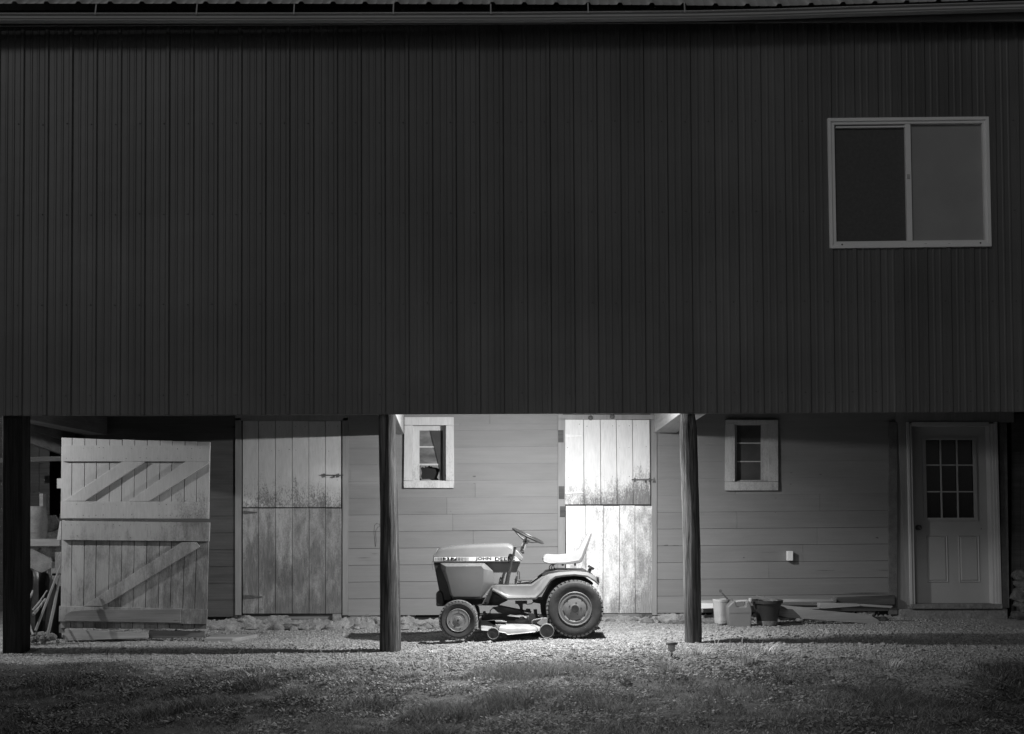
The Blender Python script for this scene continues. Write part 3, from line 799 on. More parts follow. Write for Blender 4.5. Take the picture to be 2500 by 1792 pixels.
for y in (1134, 1199): q4(m, LX(2264), LX(2379), y, y+3, yd-.010, yd+.004)
m.build('window_grille', 'doorwhite', door)
m = MB(); q4(m, LX(2262), LX(2381), 1072, 1266, yd+.012, yd+.016); m.build('pane', 'glass', door)
m = MB(); c = P(2241, 1288, yd-.001); m.lathe_y([(.032, 0), (.03, -.006), (.012, -.012), (.012, -.03), (.026, -.04), (.030, -.055), (.022, -.07), (.006, -.074)], c, 20); m.build('door_knob', 'iron', door, smooth=True)
m = MB(); c = P(2396, 1291, yd); m.lathe_y([(.006, 0), (.004, -.004)], c, 8); m.build('peep_screw', 'iron', door)
# tapered filler board left of the casing, boards right of it
m = MB(); m.ppx([(2216, 1478), (2222.5, 1478), (2214, 1030), (2191, 1030)], YW-.03, YW-.002); part(m, 'filler_board', 'trim')
m = MB(); m.rpx(2170, 1030, 2190.5, 1500, YW-.03, YW-.004); m.ppx([(2447, 1484), (2464, 1484), (2458, 1030), (2440, 1030)], YW-.02, YW+.02); part(m, 'corner_board', 'beamdark')
m = MB(); m.rpx(2188, 1020, 2222, 1500, YW-.001, YW+.02); part(m, 'filler_backing', 'trim')
m = MB()
for i in range(9): m.rpx(2470+i*22, 1010, 2491+i*22, 1530, YW+.02+random.uniform(0, .004), YW+.05)
part(m, 'dark_board_wall', 'darkwood')

# foundation of field stones
def rock(m, c, r, n=7, seed=0, flat=.75, rough=.28):
    rs = np.random.default_rng(seed); off = rs.random(3)*50; rows = []
    for i in range(n+1):
        th = math.pi*i/n; row = []
        for k_ in range(2*n+1):
            ph = 2*math.pi*(k_ % (2*n))/(2*n); d = Vector((math.sin(th)*math.cos(ph), math.sin(th)*math.sin(ph), math.cos(th)))
            q = 1+rough*mnoise.noise(d*1.6+Vector(off))*1.6+rough*.5*mnoise.noise(d*4+Vector(off))
            row.append((c[0]+d.x*r[0]*q, c[1]+d.y*r[1]*q, c[2]+d.z*r[2]*q))
        rows.append(row)
    m.grid(rows)
m = MB(); rows = []
fx = np.arange(wallx0-.3, ops[4][0]+.05, .022)
for j in range(15):
    t = j/14; row = []
    for x in fx:
        zg = float(gh(x, YW-.1))-.03; z = zg+(zb+.01-zg)*t
        n1 = mnoise.noise(Vector((x*4.5, z*9, 3))); n2 = abs(mnoise.noise(Vector((x*13, z*20, 9)))); n3 = mnoise.noise(Vector((x*34, z*40, 1)))
        row.append((x, YW+.045-.15*(1-t)**1.6*(1+.9*mnoise.noise(Vector((x*1.3, 0, 5))))-.07*n1-.06*n2-.014*n3, z+.012*n3))
    rows.append(row)
m.grid(rows)
for i in range(46):
    x = random.uniform(wallx0, ops[4][0]-.1); r_ = random.uniform(.025, .07)
    rock(m, (x, YW-.06-random.uniform(0, .12), float(gh(x, YW-.1))+r_*.25), (r_*1.3, r_, r_*.8), 6, 700+i, rough=.45)
part(m, 'stone_foundation', 'stone', smooth=True, angle=60)
m = MB(); m.box(wallx0-.2, ops[4][0]+.2, YW+.07, YW+.2, -.3, zb+.02); part(m, 'foundation_core', 'stonedark')
m = MB(); m.rpx(598, 1499, 812, 1513, YW+.03, YW+.06); m.rpx(1475, 1498, 1560, 1512, YW-.002, YW+.05); part(m, 'door_sill', 'lumberd')
m = MB(); m.rpx(812, 1499, 833, 1517, YW-.02, YW+.05); part(m, 'sill_block', 'concrete')
m = MB(); m.rpx(1561, 1499, 1592, 1516, YW-.02, YW+.05); part(m, 'sill_block', 'stonedark')
m = MB(); a = P(2196, 1487, YW-.06); b = P(2462, 1522, YW-.06); m.box(a[0], b[0], YW-.06, YW+.2, b[2]-.2, a[2])
part(m, 'door_step', 'concrete', bevel=.015)
m = MB()
i = 0
for row, Y in enumerate((1506, 1478, 1452, 1428, 1406)):
    for col in range(5):
        X = 2489+row*2+col*30+(row % 2)*9; c = P(X, Y, YW-.10); rock(m, (c[0], c[1], c[2]), (.115, .12, .082), 8, 300+i, rough=.34); i += 1
o = part(m, 'stone_pier', 'stonedark', smooth=True, angle=60)

# posts
def log(name, prof, mat, parent=None, seed=0, n=28):
    """prof = [(Xleft, Xright, Y)] from top to bottom at depth YP"""
    rows = []; pr = sorted(prof, key=lambda q: q[2]); Ys = np.linspace(pr[0][2], pr[-1][2], 60)
    for Y in Ys:
        Xa = np.interp(Y, [q[2] for q in pr], [q[0] for q in pr]); Xb = np.interp(Y, [q[2] for q in pr], [q[1] for q in pr])
        a, b = P(Xa, Y, YP), P(Xb, Y, YP); r = (b[0]-a[0])/2; cx = (a[0]+b[0])/2; row = []
        for k_ in range(n+1):
            t = 2*math.pi*(k_ % n)/n
            q = 1+.065*mnoise.noise(Vector((math.cos(t)*2+seed, math.sin(t)*2, a[2]*1.6)))+.06*mnoise.noise(Vector((math.cos(t)*7+seed, math.sin(t)*7, a[2]*1.0)))+.05*mnoise.noise(Vector((math.cos(t)*3+seed, math.sin(t)*3, a[2]*4)))
            row.append((cx+math.cos(t)*r*q, YP+math.sin(t)*r*q, a[2]))
        rows.append(row)
    m = MB(); m.grid(rows); top = [tuple(p) for p in rows[0][:-1]]; m.add(top, [list(range(n))])
    return m.build(name, mat, parent or barn, smooth=True, angle=70)
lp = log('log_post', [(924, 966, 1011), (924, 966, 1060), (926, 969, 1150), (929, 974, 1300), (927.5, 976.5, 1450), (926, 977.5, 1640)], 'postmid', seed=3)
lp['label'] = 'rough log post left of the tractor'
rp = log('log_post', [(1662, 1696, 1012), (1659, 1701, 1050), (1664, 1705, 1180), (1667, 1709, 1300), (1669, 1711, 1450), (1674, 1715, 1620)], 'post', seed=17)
rp['label'] = 'rough log post right of the tractor'
m = MB(); m.rpx(6, 1012, 53, 1625, YS+.05, YS+.28); o = part(m, 'square_post', 'postdark', bevel=.006); o['label'] = 'dark square post at the left edge'
# flashing strip down the left log post
m = MB(); m.ppx([(973, 1592), (979, 1592), (972, 1240), (970, 1240)], YP+.06, YP+.09); part(m, 'splinter_board', 'post')

# upper window
w3 = thing('tmp', 'x', 'x', (0, 0, 0)); bpy.data.objects.remove(w3)
def wq(m, a, b, c, d, y0, y1): m.ppx([a, b, c, d], y0, y1)
m = MB(); yo = YS-.035
# outer frame corners (photo px): TL, TR, BR, BL
T = dict(TL=(2021, 288), TR=(2414.5, 284), BR=(2421.5, 601.5), BL=(2026.5, 605.5))
def inset(k1, k2=None):
    return [(T['BL'][0]+k1, T['BL'][1]-k1), (T['BR'][0]-k1, T['BR'][1]-k1), (T['TR'][0]-k1, T['TR'][1]+k1), (T['TL'][0]+k1, T['TL'][1]+k1)]
def framering(m, k0, k1, y0, y1):
    o_, i_ = inset(k0), inset(k1)
    for j in range(4):
        jj = (j+1) % 4; m.ppx([o_[j], o_[jj], i_[jj], i_[j]], y0, y1)
framering(m, 0, 8, yo, YS+.03); framering(m, 8, 16, yo+.016, YS+.03)
win = part(m, 'upper_window', 'vinyl', bevel=.0025, seg=1); win['label'] = 'white framed sliding window high in the dark siding'
m = MB(); m.ppx([(2215, 588), (2228, 588), (2222.5, 303), (2209.5, 303)], yo+.010, YS+.04); m.ppx([(2041, 312), (2209, 310), (2209, 306.5), (2041, 308.5)], yo+.018, YS+.03); 
m.build('sash', 'vinyl', win)
m = MB(); m.ppx([(2040, 592), (2215, 590), (2211, 303), (2036, 303)], YS+.012, YS+.014); m.build('left_pane', 'screen', win)
m = MB(); m.ppx([(2222, 590), (2410, 588), (2402, 298), (2219, 300)], YS+.02, YS+.024); m.build('right_pane', 'blind_or_shadow', win)
m = MB(); c = P(2217, 431, yo+.01); m.box(c[0]-.012, c[0]+.012, c[1]-.012, c[1], c[2]-.02, c[2]+.02); m.build('window_latch', 'gutter', win)
m = MB()
for X, Y in ((2056, 597), (2394, 593)):
    c = P(X, Y, yo); m.lathe_y([(.009, 0), (.005, -.004)], c, 8)
m.build('weep_hole', 'iron', win)

# gutter, roof, soffit
YG = 11.97
topY = [(-900, 34), (-400, 33), (0, 31.5), (700, 31), (1250, 29.5), (1700, 25.5), (1900, 21), (2100, 14.5), (2300, 8.5), (2500, 3.0), (2900, -8), (3350, -20)]
path = [P(X, Y, YG) for X, Y in topY]
gp = [(.012, .004), (0.0, .002), (-.002, -.008), (.004, -.012), (.034, -.020), (.030, -.034), (.016, -.048), (.010, -.066), (.016, -.074), (.032, -.082), (.030, -.088), (.006, -.094), (.004, -.103), (.11, -.105), (.11, .02)]
m = MB(); rows = []
for x, y, z in path: rows.append([(x, y+dy, z+dz) for dy, dz in [(q[0]*.8, q[1]*.66) for q in gp]])
m.grid(rows); part(m, 'gutter', 'gutter', smooth=True, angle=25)
m = MB()
for X in (232, 479, 717, 960, 1198, 1436, 1672):
    Yt = np.interp(X, [q[0] for q in topY], [q[1] for q in topY]); a = P(X, Yt-1, YG-.002); b = P(X, Yt-24, YG-.002)
    m.hexa([(a[0]-.006, YG-.004, a[2]-.02), (a[0]+.006, YG-.004, a[2]-.02), (a[0]+.006, YG+.03, b[2]-.0), (a[0]-.006, YG+.03, b[2])],
           [(a[0]-.006, YG+.002, a[2]-.02), (a[0]+.006, YG+.002, a[2]-.02), (a[0]+.006, YG+.04, b[2]-.0), (a[0]-.006, YG+.04, b[2])])
part(m, 'gutter_strap', 'gutter')
# roof: standing ribs, 35 degree slope
ye = YG+.05; roofprof = []
x = -8.4
while x < 8.4:
    roofprof += [(x-.03, 0), (x-.015, .022), (x+.015, .022), (x+.03, 0), (x+.10, 0), (x+.11, .005), (x+.12, 0), (x+.19, 0), (x+.20, .005), (x+.21, 0)]; x += .305
def roofz(x, y):
    X = 1250+x/YG*F; Yt = np.interp(X, [-400, 0, 700, 1250, 1600, 1900, 2500, 2900], [10, 9, 9, 10.5, 12, 15, -1.5, -12]); z = P(X, Yt, ye)[2]
    return z+(y-ye)*math.tan(R(36))
m = MB(); rows = []
for y in (ye, ye+.5, ye+1.5, ye+4): rows.append([(x, y-h*.58, roofz(x, y)+h*.8) for x, h in roofprof])
m.grid(rows)
top = rows[-1]; rows2 = [top, [(p[0], p[1]+8, p[2]-6) for p in top]]; m.grid(rows2)
part(m, 'metal_roof', 'roof', solid=.004, smooth=True, angle=25)
m = MB(); m.hexa([(-8, ye+.07, P(1250, 45, YG)[2]), (8, ye+.07, P(1250, 45, YG)[2]), (8, ye+.07, P(1250, 18, YG)[2]), (-8, ye+.07, P(1250, 18, YG)[2])],
                 [(-8, ye+.10, P(1250, 45, YG)[2]), (8, ye+.10, P(1250, 45, YG)[2]), (8, ye+.10, P(1250, 18, YG)[2]), (-8, ye+.10, P(1250, 18, YG)[2])])
zs = P(1250, 47, YG)[2]+.11; m.box(-8, 8, ye+.105, YS-.03, zs+.01, zs+.03)
part(m, 'fascia', 'soffit')
# end walls and back so that no sky light leaks in
m = MB(); m.box(-8.1, -8.0, 15.6, 22, -.2, 6); m.box(8.0, 8.1, 14.8, 22, -.2, 6); m.box(-8.1, 8.1, 22, 22.1, -.2, 6); m.box(-8.1, -8.0, YS, 22, 2.5, 6); m.box(8.0, 8.1, YS, 22, 2.5, 6)
m.rpx(2668, 1000, 2900, 1560, YW+.02, YW+.05)
part(m, 'end_wall', 'darkwood')
# deep interior at the left: rough stone wall
m = MB(); sd_ = 600
for zi in range(7):
    for xi in range(8):
        rock(m, (-6.15+xi*.21+random.uniform(-.04, .04)+(zi % 2)*.1, 16.9, -.05+zi*.2), (.14, .12, .12), 5, sd_); sd_ += 1
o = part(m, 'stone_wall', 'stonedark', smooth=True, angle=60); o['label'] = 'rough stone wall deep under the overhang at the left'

# outlet box
m = MB(); m.rpx(1922.5, 1345.5, 1936.5, 1369, YW-.075, YW-.001); part(m, 'outlet_box', 'vinyl', bevel=.004)

# barn lamps, tucked up behind the siding
def fixture(loc, name, power_area, power_pt, aim, size=.06):
    m = MB(); x, y, z = loc
    m.lathe_z([(.02, .16), (.022, .10), (.045, .07), (.075, .045), (.08, .04)], (x, y, z), 20, cap=False)
    m.box(x-.05, x+.05, y-.05, y+.05, z+.15, z+.17)
    o = m.build(name, 'vinyl', barn, solid=.003)
    a = bpy.data.lights.new(name+'_light', 'AREA'); a.shape = 'DISK'; a.size = size; a.energy = power_area
    ao = bpy.data.objects.new(name+'_light', a); COL.objects.link(ao); ao.parent = o
    ao.location = (0, 0, 0); off = Vector(loc)-worldloc(barn); ao.location = off
    ao.rotation_euler = Vector(aim).to_track_quat('-Z', 'Y').to_euler()
    b = bpy.data.lights.new(name+'_bulb', 'POINT'); b.energy = power_pt; b.shadow_soft_size = .025
    bo = bpy.data.objects.new(name+'_bulb', b); COL.objects.link(bo); bo.parent = o; bo.location = off-Vector((0, 0, .0))
    return o
fixture(LAMP, 'barn_lamp', 172, 70, (-.34, .20, -.92))
fixture(LAMP2, 'yard_lamp', 0.01, 235, (0.6, .3, -.7))

# ------------------------------------------------------------------ the two open door leaves on the left
def leaf(name, corners, xs_px, battens, braces, mat, lab, yl):
    """corners TL TR BR BL in px; xs_px plank joints measured along the top"""
    TL, TR, BR, BL = corners
    # slight turn: the right edge is a little farther away
    m = MB(); x0 = TL[0]; x1 = TR[0]
    ed = [TL[0]]+xs_px+[TR[0]]
    def at(X, v):   # v 0 top .. 1 bottom
        u = (X-TL[0])/(TR[0]-TL[0]); t = (TL[0]+(TR[0]-TL[0])*u, TL[1]+(TR[1]-TL[1])*u); b = (BL[0]+(BR[0]-BL[0])*u, BL[1]+(BR[1]-BL[1])*u)
        return (t[0]+(b[0]-t[0])*v, t[1]+(b[1]-t[1])*v)
    for a, b in zip(ed, ed[1:]):
        dv = random.uniform(-.004, .004); pl = [at(a+.7, 1+dv), at(b-.7, 1+dv), at(b-.7, dv), at(a+.7, dv)]
        m.ppx(pl, yl+random.uniform(0, .003), yl+.025)
    o = m.build(name, mat, barn, bevel=.002, seg=1); o['label'] = lab
    m = MB(); m.ppx([at(TL[0]+3, .99), at(TR[0]-3, .99), at(TR[0]-3, .01), at(TL[0]+3, .01)], yl+.027, yl+.04); m.build('door_backing', 'dark', o)
    for bt, t in battens:
        mm = MB(); mm.ppx(bt, yl-t, yl-.0005); mm.cur = 1
        (xa, ya), (xb_, yb_), (xc_, yc_), (xd_, yd_) = bt[0], bt[1], bt[-2], bt[-1]
        for k_ in range(22):
            u = (k_+random.uniform(.2, .8))/22
            for v in (.18, .82):
                if random.random() < .7:
                    X_ = xa+(xb_-xa)*u; Y_ = (ya+(yb_-ya)*u)*(1-v)+(yd_+(yc_-yd_)*u)*v; r_ = random.uniform(.003, .007)
                    mm.lathe_y([(r_, .002), (r_*.8, -.0008)], P(X_, Y_+random.uniform(-2, 2), yl-t), 6)
        mm.cur = 0
        mm.build('batten', [mat, 'iron'], o, bevel=.004)
    for bt, t in braces: mm = MB(); mm.ppx(bt, yl-t, yl-.0005); mm.build('brace', mat, o, bevel=.004)
    return o
c2 = lambda x, y: (x/2.7107, 1000+y/2.7107)
px_ = [q/2.7107 for q in (478, 562, 640, 727, 810, 892, 975, 1060, 1140, 1225, 1305)]
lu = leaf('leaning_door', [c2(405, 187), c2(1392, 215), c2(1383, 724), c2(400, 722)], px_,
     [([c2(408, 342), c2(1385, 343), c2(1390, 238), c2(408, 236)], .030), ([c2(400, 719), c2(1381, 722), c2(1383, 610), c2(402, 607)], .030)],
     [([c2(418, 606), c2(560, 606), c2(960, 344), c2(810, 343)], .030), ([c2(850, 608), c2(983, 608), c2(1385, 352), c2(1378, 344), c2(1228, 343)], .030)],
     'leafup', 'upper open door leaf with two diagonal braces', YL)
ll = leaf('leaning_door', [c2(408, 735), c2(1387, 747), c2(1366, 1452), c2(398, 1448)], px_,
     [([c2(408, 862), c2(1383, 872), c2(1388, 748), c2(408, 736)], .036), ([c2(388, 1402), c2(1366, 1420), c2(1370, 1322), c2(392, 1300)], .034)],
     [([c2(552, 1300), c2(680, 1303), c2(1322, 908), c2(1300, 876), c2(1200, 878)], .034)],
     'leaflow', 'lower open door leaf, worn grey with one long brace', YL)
m = MB(); m.ppx([c2(430, 1400), c2(1195, 1412), c2(1195, 1322), c2(600, 1325), c2(470, 1335), c2(430, 1360)], YL-.055, YL-.0345); m.build('patch_board', 'lumberd', ll, bevel=.004)
# bits of the hinge side behind the leaves
m = MB(); m.rpx(139, 1168, 151, 1192, YL+.05, YL+.12); m.ppx([(139, 1318), (149, 1318), (149, 1272), (146, 1272)], YL+.05, YL+.07)
m.rpx(134, 1348, 149, 1388, YL+.05, YL+.09); m.rpx(125, 1388, 149, 1405, YL+.05, YL+.09); m.ppx([(127, 1412), (140, 1431), (149, 1431), (149, 1400), (127, 1400)], YL+.05, YL+.08)
m.build('hinge_plank', 'leafup', ll)
m = MB(); m.rpx(144, 1525, 157, 1545, YL+.02, YL+.06); m.build('hinge_foot', 'lumberd', ll)

# boards on the ground at the left
def board(name, corners, y0, y1, mat, lab, group=None, bevel=.004):
    m = MB(); m.ppx(corners, y0, y1); c = P(corners[0][0], corners[0][1], y0)
    o = m.build(name, mat, loc=(c[0], y0, c[2]), bevel=bevel); tag(o, lab, 'board', group); return o
board('ground_board', [c2(427, 1532), c2(978, 1512), c2(978, 1483), c2(427, 1452)], YL-.03, YL+.01, 'lumber', 'pale board on edge under the left half of the open door leaves', 'boards under the door leaves')
board('ground_board', [c2(985, 1514), c2(1356, 1506), c2(1356, 1466), c2(985, 1462)], YL+.02, YL+.05, 'lumberd', 'darker board on edge under the right half of the open door leaves', 'boards under the door leaves')
# short plank lying right of the leaves
zz = float(gh(-3.1, 13.5)); a = P(501, 1552, 13.35); b = P(598, 1550, 13.35); m = MB()
m.hexa([(a[0], 13.3, zz), (b[0]-.12, 13.3, zz), (b[0]-.12, 13.3, zz+.04), (a[0], 13.3, zz+.045)], [(a[0], 13.75, zz), (b[0]+.05, 13.75, zz), (b[0]+.05, 13.75, zz+.04), (a[0], 13.75, zz+.045)])
o = m.build('plank', 'lumber', loc=(a[0], 13.3, zz), bevel=.004); tag(o, 'short pale plank lying flat on the gravel beside the open door leaves', 'plank')

# ------------------------------------------------------------------ things deep under the overhang at the left
def c4(x, y): return (x/5.422, 1300+y/5.422)
def stick(pa, pb, r, lab, ya=12.95, yb=13.2, mid=None, taper=.7):
    a, b = Vector(P(*pa, ya)), Vector(P(*pb, yb)); pts = [a, (a+b)/2+Vector((random.uniform(-.01, .01), 0, 0)), b]
    if mid: pts[1] = Vector(P(*mid, (ya+yb)/2))
    m = MB(); m.tube(pts, [r, r*.9, r*taper], 8); lo = a if a.z < b.z else b
    o = m.build('stick', 'stick', loc=(lo.x, lo.y, lo.z), smooth=True); tag(o, lab, 'stick', 'sticks leaning by the left post')
stick(c4(620, 1415), c4(795, 560), .018, 'long pole nearest the door leaves, upright')
stick(c4(470, 1300), c4(800, 440), .014, 'long pole leaning right behind the door leaves')
stick(c4(305, 1110), c4(435, 770), .014, 'short stick leaning beside the dark square post')
stick(c4(345, 1000), c4(288, 700), .010, 'bent thin stick touching the dark square post')
stick(c4(320, 1420), c4(385, 1020), .018, 'thick crooked stick standing beside the dark square post', mid=c4(330, 1230))
stick(c4(430, 1030), c4(622, 770), .010, 'slim pale stick of the crossed pair in the middle')
stick(c4(440, 1085), c4(600, 880), .016, 'pale split stick just under the slim one in the crossed pair')
stick(c4(440, 1360), c4(385, 1180), .012, 'small stick leaning left near the ground')
stick(c4(565, 1370), c4(640, 1290), .010, 'tiny bent twig on the ground between the poles')
stick(c4(290, 300), c4(370, 90), .012, 'upper stick behind the dark square post', 13.6, 13.8)
m = MB(); rows = []  # added dark sheet, stands in for the shade behind the sticks
for i in range(16):
    X = 30+i*8; rows.append([(lambda c: (c[0], c[1], c[2]))(P(X, Y, 13.65+.05*math.sin(i*1.3+j*.7)+.02*j)) for j, Y in enumerate((1392+6*math.sin(i*.9), 1430, 1475, 1515, 1562))])
m.grid(rows); o = m.build('backdrop', 'black', loc=P(90, 1560, 13.7), solid=.004, smooth=True); tag(o, 'dark sheet added for the shade behind the leaning sticks', 'backdrop')
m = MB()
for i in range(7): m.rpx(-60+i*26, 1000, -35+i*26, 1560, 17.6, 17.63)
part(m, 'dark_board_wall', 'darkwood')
# barrel, trough, sheet
m = MB(); a = P(25, 1350, 14.6); m.lathe_z([(.17, 0), (.2, .15), (.205, .3), (.19, .42), (.17, .45), (.16, .46)], (P(70, 1350, 14.6)[0], 14.6, P(70, 1334, 14.6)[2]), 28)
o = m.build('keg', 'lumberd', loc=(P(70, 1350, 14.6)[0], 14.6, P(70, 1334, 14.6)[2]), smooth=True); tag(o, 'grey wooden keg standing on a plank shelf in the dark left bay', 'keg')
m = MB(); m.rpx(40, 1316, 146, 1334, 14.3, 14.9); c = P(40, 1334, 14.3); o = m.build('plank_shelf', 'lumberd', loc=c, bevel=.005); tag(o, 'thick plank shelf carrying the keg in the dark left bay', 'shelf')
m = MB(); m.ppx([c4(280, 440), c4(690, 575), c4(680, 350), c4(500, 260), c4(410, 215), c4(280, 290)], 14.1, 14.13); c = P(52, 1385, 14.1)
o = m.build('metal_sheet', 'beamdark', loc=c); tag(o, 'dark sloping sheet leaning under the plank shelf', 'sheet')
m = MB(); m.rpx(96, 1205, 105, 1262, 14.9, 15.0); c = P(96, 1262, 14.9); o = m.build('thin_post', 'lumberd', loc=c); tag(o, 'thin grey post rising behind the keg', 'post')
m = MB()
for i in range(26):
    X = random.uniform(60, 142); c = P(X, random.uniform(1548, 1566), 13.0+random.uniform(-.15, .2)); rock(m, (c[0], c[1], c[2]), (random.uniform(.015, .04),)*3, 4, 900+i)
o = m.build('rubble', 'stone', loc=(P(100, 1565, 13)[0], 13, -.08)); tag(o, 'small rubble heap at the foot of the sticks', 'rubble', kind='stuff')

# wire loop hung beside the left post
m = MB(); pts = [(916, 1335), (913, 1300), (914, 1283), (920, 1277), (926, 1280), (927, 1285), (922, 1287), (917, 1296), (918, 1320), (917, 1334)]
m.tube([P(X, Y, YP+.02+random.uniform(-.01, .01)) for X, Y in pts], .0022, 6); c = P(926, 1280, YP)
o = m.build('wire_loop', 'iron', loc=c); tag(o, 'thin wire loop hanging from the left log post', 'wire')

# ------------------------------------------------------------------ pail, can, pot, boards at the right
yp_ = 14.25
def c7(x, y): return (1700+x/4.1236, 1430+y/4.1236)
# square milky pail
pail = None
a = P(1748, 1524, 14.1); b = P(1779, 1524, 14.1); zt = P(1760, 1464, 14.1)[2]; z0 = a[2]
cx, cy, hw = P(1764, 1500, 14.1)[0], 14.2, .073
m = MB(); rows = []
ang = R(28)
def sq(h, cz, rr=.25):
    r_ = []
    for k_ in range(25):
        t = 2*math.pi*k_/24; x_, y_ = math.cos(t), math.sin(t); s_ = (abs(x_)**5+abs(y_)**5)**(-1/5)*h
        x_, y_ = x_*s_, y_*s_; r_.append((cx+x_*math.cos(ang)-y_*math.sin(ang), cy+x_*math.sin(ang)+y_*math.cos(ang), cz))
    return r_
for h, cz in ((hw*.5, z0+.004), (hw*.80, z0+.004), (hw*.84, z0+.02), (hw*1.0, zt-.03), (hw*1.04, zt-.028), (hw*1.05, zt), (hw*.97, zt), (hw*.86, z0+.03), (hw*.2, z0+.025)): rows.append(sq(h, cz))
m.grid(rows); pail = m.build('pail', 'plastwhite', loc=(cx, cy, z0), smooth=True, angle=50); tag(pail, 'milky white square pail with a tool in it, left of the jerry can', 'pail')
m = MB(); m.tube([P(1790, 1478, cy), P(1776, 1462, cy), P(1762, 1447, cy)], [.008, .008, .007], 8); m.lathe_y([(.018, -.006), (.018, .006)], P(1759, 1443, cy), 14)
m.tube([P(1778, 1470, cy-.02), P(1789, 1464, cy-.02)], .016, 8)
o = m.build('hand_tool', 'iron', loc=P(1776, 1500, cy)); tag(o, 'round ended hand tool sticking out of the white pail', 'tool')
# jerry can
jc = thing('jerry_can', 'squat grey plastic jerry can with a moulded top handle between pail and pot', 'jerry can', P(1806, 1532, 14.0))
y0 = 13.95
m = MB(); out = [(1782, 1533), (1834, 1531), (1836, 1490), (1832, 1474), (1826, 1466), (1822, 1470), (1821, 1481), (1802, 1483), (1798, 1479), (1797, 1470), (1793, 1467), (1784, 1474), (1777, 1482), (1777, 1500)]
m.ppx(out, y0, y0+.17); m.build('can_body', 'plastgrey', jc, bevel=.014, seg=3)
m = MB(); m.tube([P(1796, 1470, y0+.085), P(1804, 1468, y0+.085), P(1824, 1467, y0+.085)], .014, 10); m.build('handle', 'plastwhite', jc, smooth=True)
m = MB(); c = P(1832, 1468, y0+.085); m.lathe_z([(.02, 0), (.02, .03), (.014, .035)], c, 16); m.build('cap', 'plastwhite', jc, smooth=True)
m = MB(); m.ppx([(1781, 1497), (1831, 1496), (1831, 1494), (1781, 1495)], y0-.004, y0-.0005); m.build('moulded_ridge', 'plastgrey', jc)
# round pot
pc = P(1873, 1526, 14.15); s_ = 14.15/F
pot = thing('planter_pot', 'wide black plastic pot full of scrap, right of the jerry can', 'pot', (pc[0], 14.15, pc[2]))
m = MB(); H = (1526-1465)*s_
m.lathe_z([(.05, .004), (23*s_, .004), (25*s_, .05), (32*s_, H*.72), (35*s_, H-.035), (38.5*s_, H-.034), (39*s_, H), (36*s_, H), (30*s_, H*.7), (22*s_, .02), (.04, .018)], (pc[0], 14.15, pc[2]), 40)
m.build('pot_body', 'plastblack', pot, smooth=True, angle=40)
m = MB(); m.lathe_z([(23.6*s_, 0), (24.6*s_, 0.004), (25.8*s_, .05), (25.4*s_, .052), (23.6*s_, .02)], (pc[0], 14.15, pc[2]), 40); m.build('pot_base', 'potbase', pot, smooth=True)
for i, (a, b, w_) in enumerate((((1848, 1455), (1885, 1468), .022), ((1868, 1458), (1900, 1466), .018), ((1852, 1461), (1880, 1470), .02))):
    p, q = P(*a, 14.1+i*.05), P(*b, 14.05+i*.06); m = MB()
    m.hexa([(p[0], p[1], p[2]-.01), (q[0], q[1], q[2]-.012), (q[0], q[1], q[2]+.004), (p[0], p[1], p[2]+.01)], [(p[0], p[1]+.05, p[2]-.01), (q[0], q[1]+.05, q[2]-.012), (q[0], q[1]+.05, q[2]+.004), (p[0], p[1]+.05, p[2]+.01)])
    o = m.build('scrap_wood', 'lumberd', loc=p); tag(o, ('flat scrap of wood on the left in the black pot', 'scrap of wood pointing right in the black pot', 'lowest scrap of wood in the black pot')[i], 'scrap wood', 'scraps in the pot')
# boards: (corners px, y0, y1, mat, label)
def c7q(*p): return [c7(*q) for q in p]
BL_ = [
 (c7q((40, 178), (1380, 160), (1380, 136), (860, 138), (40, 150)), 14.62, 14.74, 'lumber', 'long pale board lying against the wall, topmost on the left'),
 (c7q((1380, 170), (1412, 168), (1412, 122), (1380, 138)), 14.60, 14.76, 'lumberd', 'blunt grey board end sticking out at the middle of the pile'),
 (c7q((1415, 180), (2000, 192), (2000, 98), (1415, 122)), 14.72, 14.80, 'darkwood', 'broad dark board standing on edge against the wall in the pile'),
 (c7q((1120, 200), (1240, 200), (1240, 178), (700, 168), (700, 190)), 14.52, 14.62, 'lumberd', 'shaded board second from the top on the left of the pile'),
 (c7q((1238, 228), (1290, 232), (1660, 206), (1640, 184), (1238, 174)), 14.42, 14.52, 'lumber', 'short thick board wedged in the middle of the pile'),
 (c7q((1645, 206), (1960, 226), (1985, 204), (1640, 186)), 14.46, 14.54, 'lumber', 'pale splintered board at the right end of the pile'),
 (c7q((800, 240), (1240, 236), (1240, 222), (1110, 222), (850, 200), (800, 212)), 14.36, 14.46, 'lumber', 'pale board lying under the middle boards of the pile'),
 (c7q((930, 322), (1838, 390), (1838, 345), (1740, 292), (1100, 235), (820, 240), (820, 300)), 14.25, 14.30, 'lumber', 'widest plank leaning lowest at the front of the pile'),
 (c7q((40, 232), (185, 228), (185, 180), (40, 180)), 14.55, 14.72, 'vinyl', 'bright white board end between the right log post and the pail'),
 (c7q((770, 320), (935, 322), (935, 268), (830, 262), (770, 262)), 14.28, 14.42, 'plastblack', 'dark low box tucked right of the black pot')]
for cs, a, b, mt, lb in BL_:
    m = MB(); m.ppx(cs, a, b); c = P(*cs[0], a); nm = 'low_box' if 'box' in lb else 'board'
    o = m.build(nm, mt, loc=c, bevel=.003, seg=1); tag(o, lb, 'box' if 'box' in lb else 'board', None if 'box' in lb else 'boards piled along the wall')
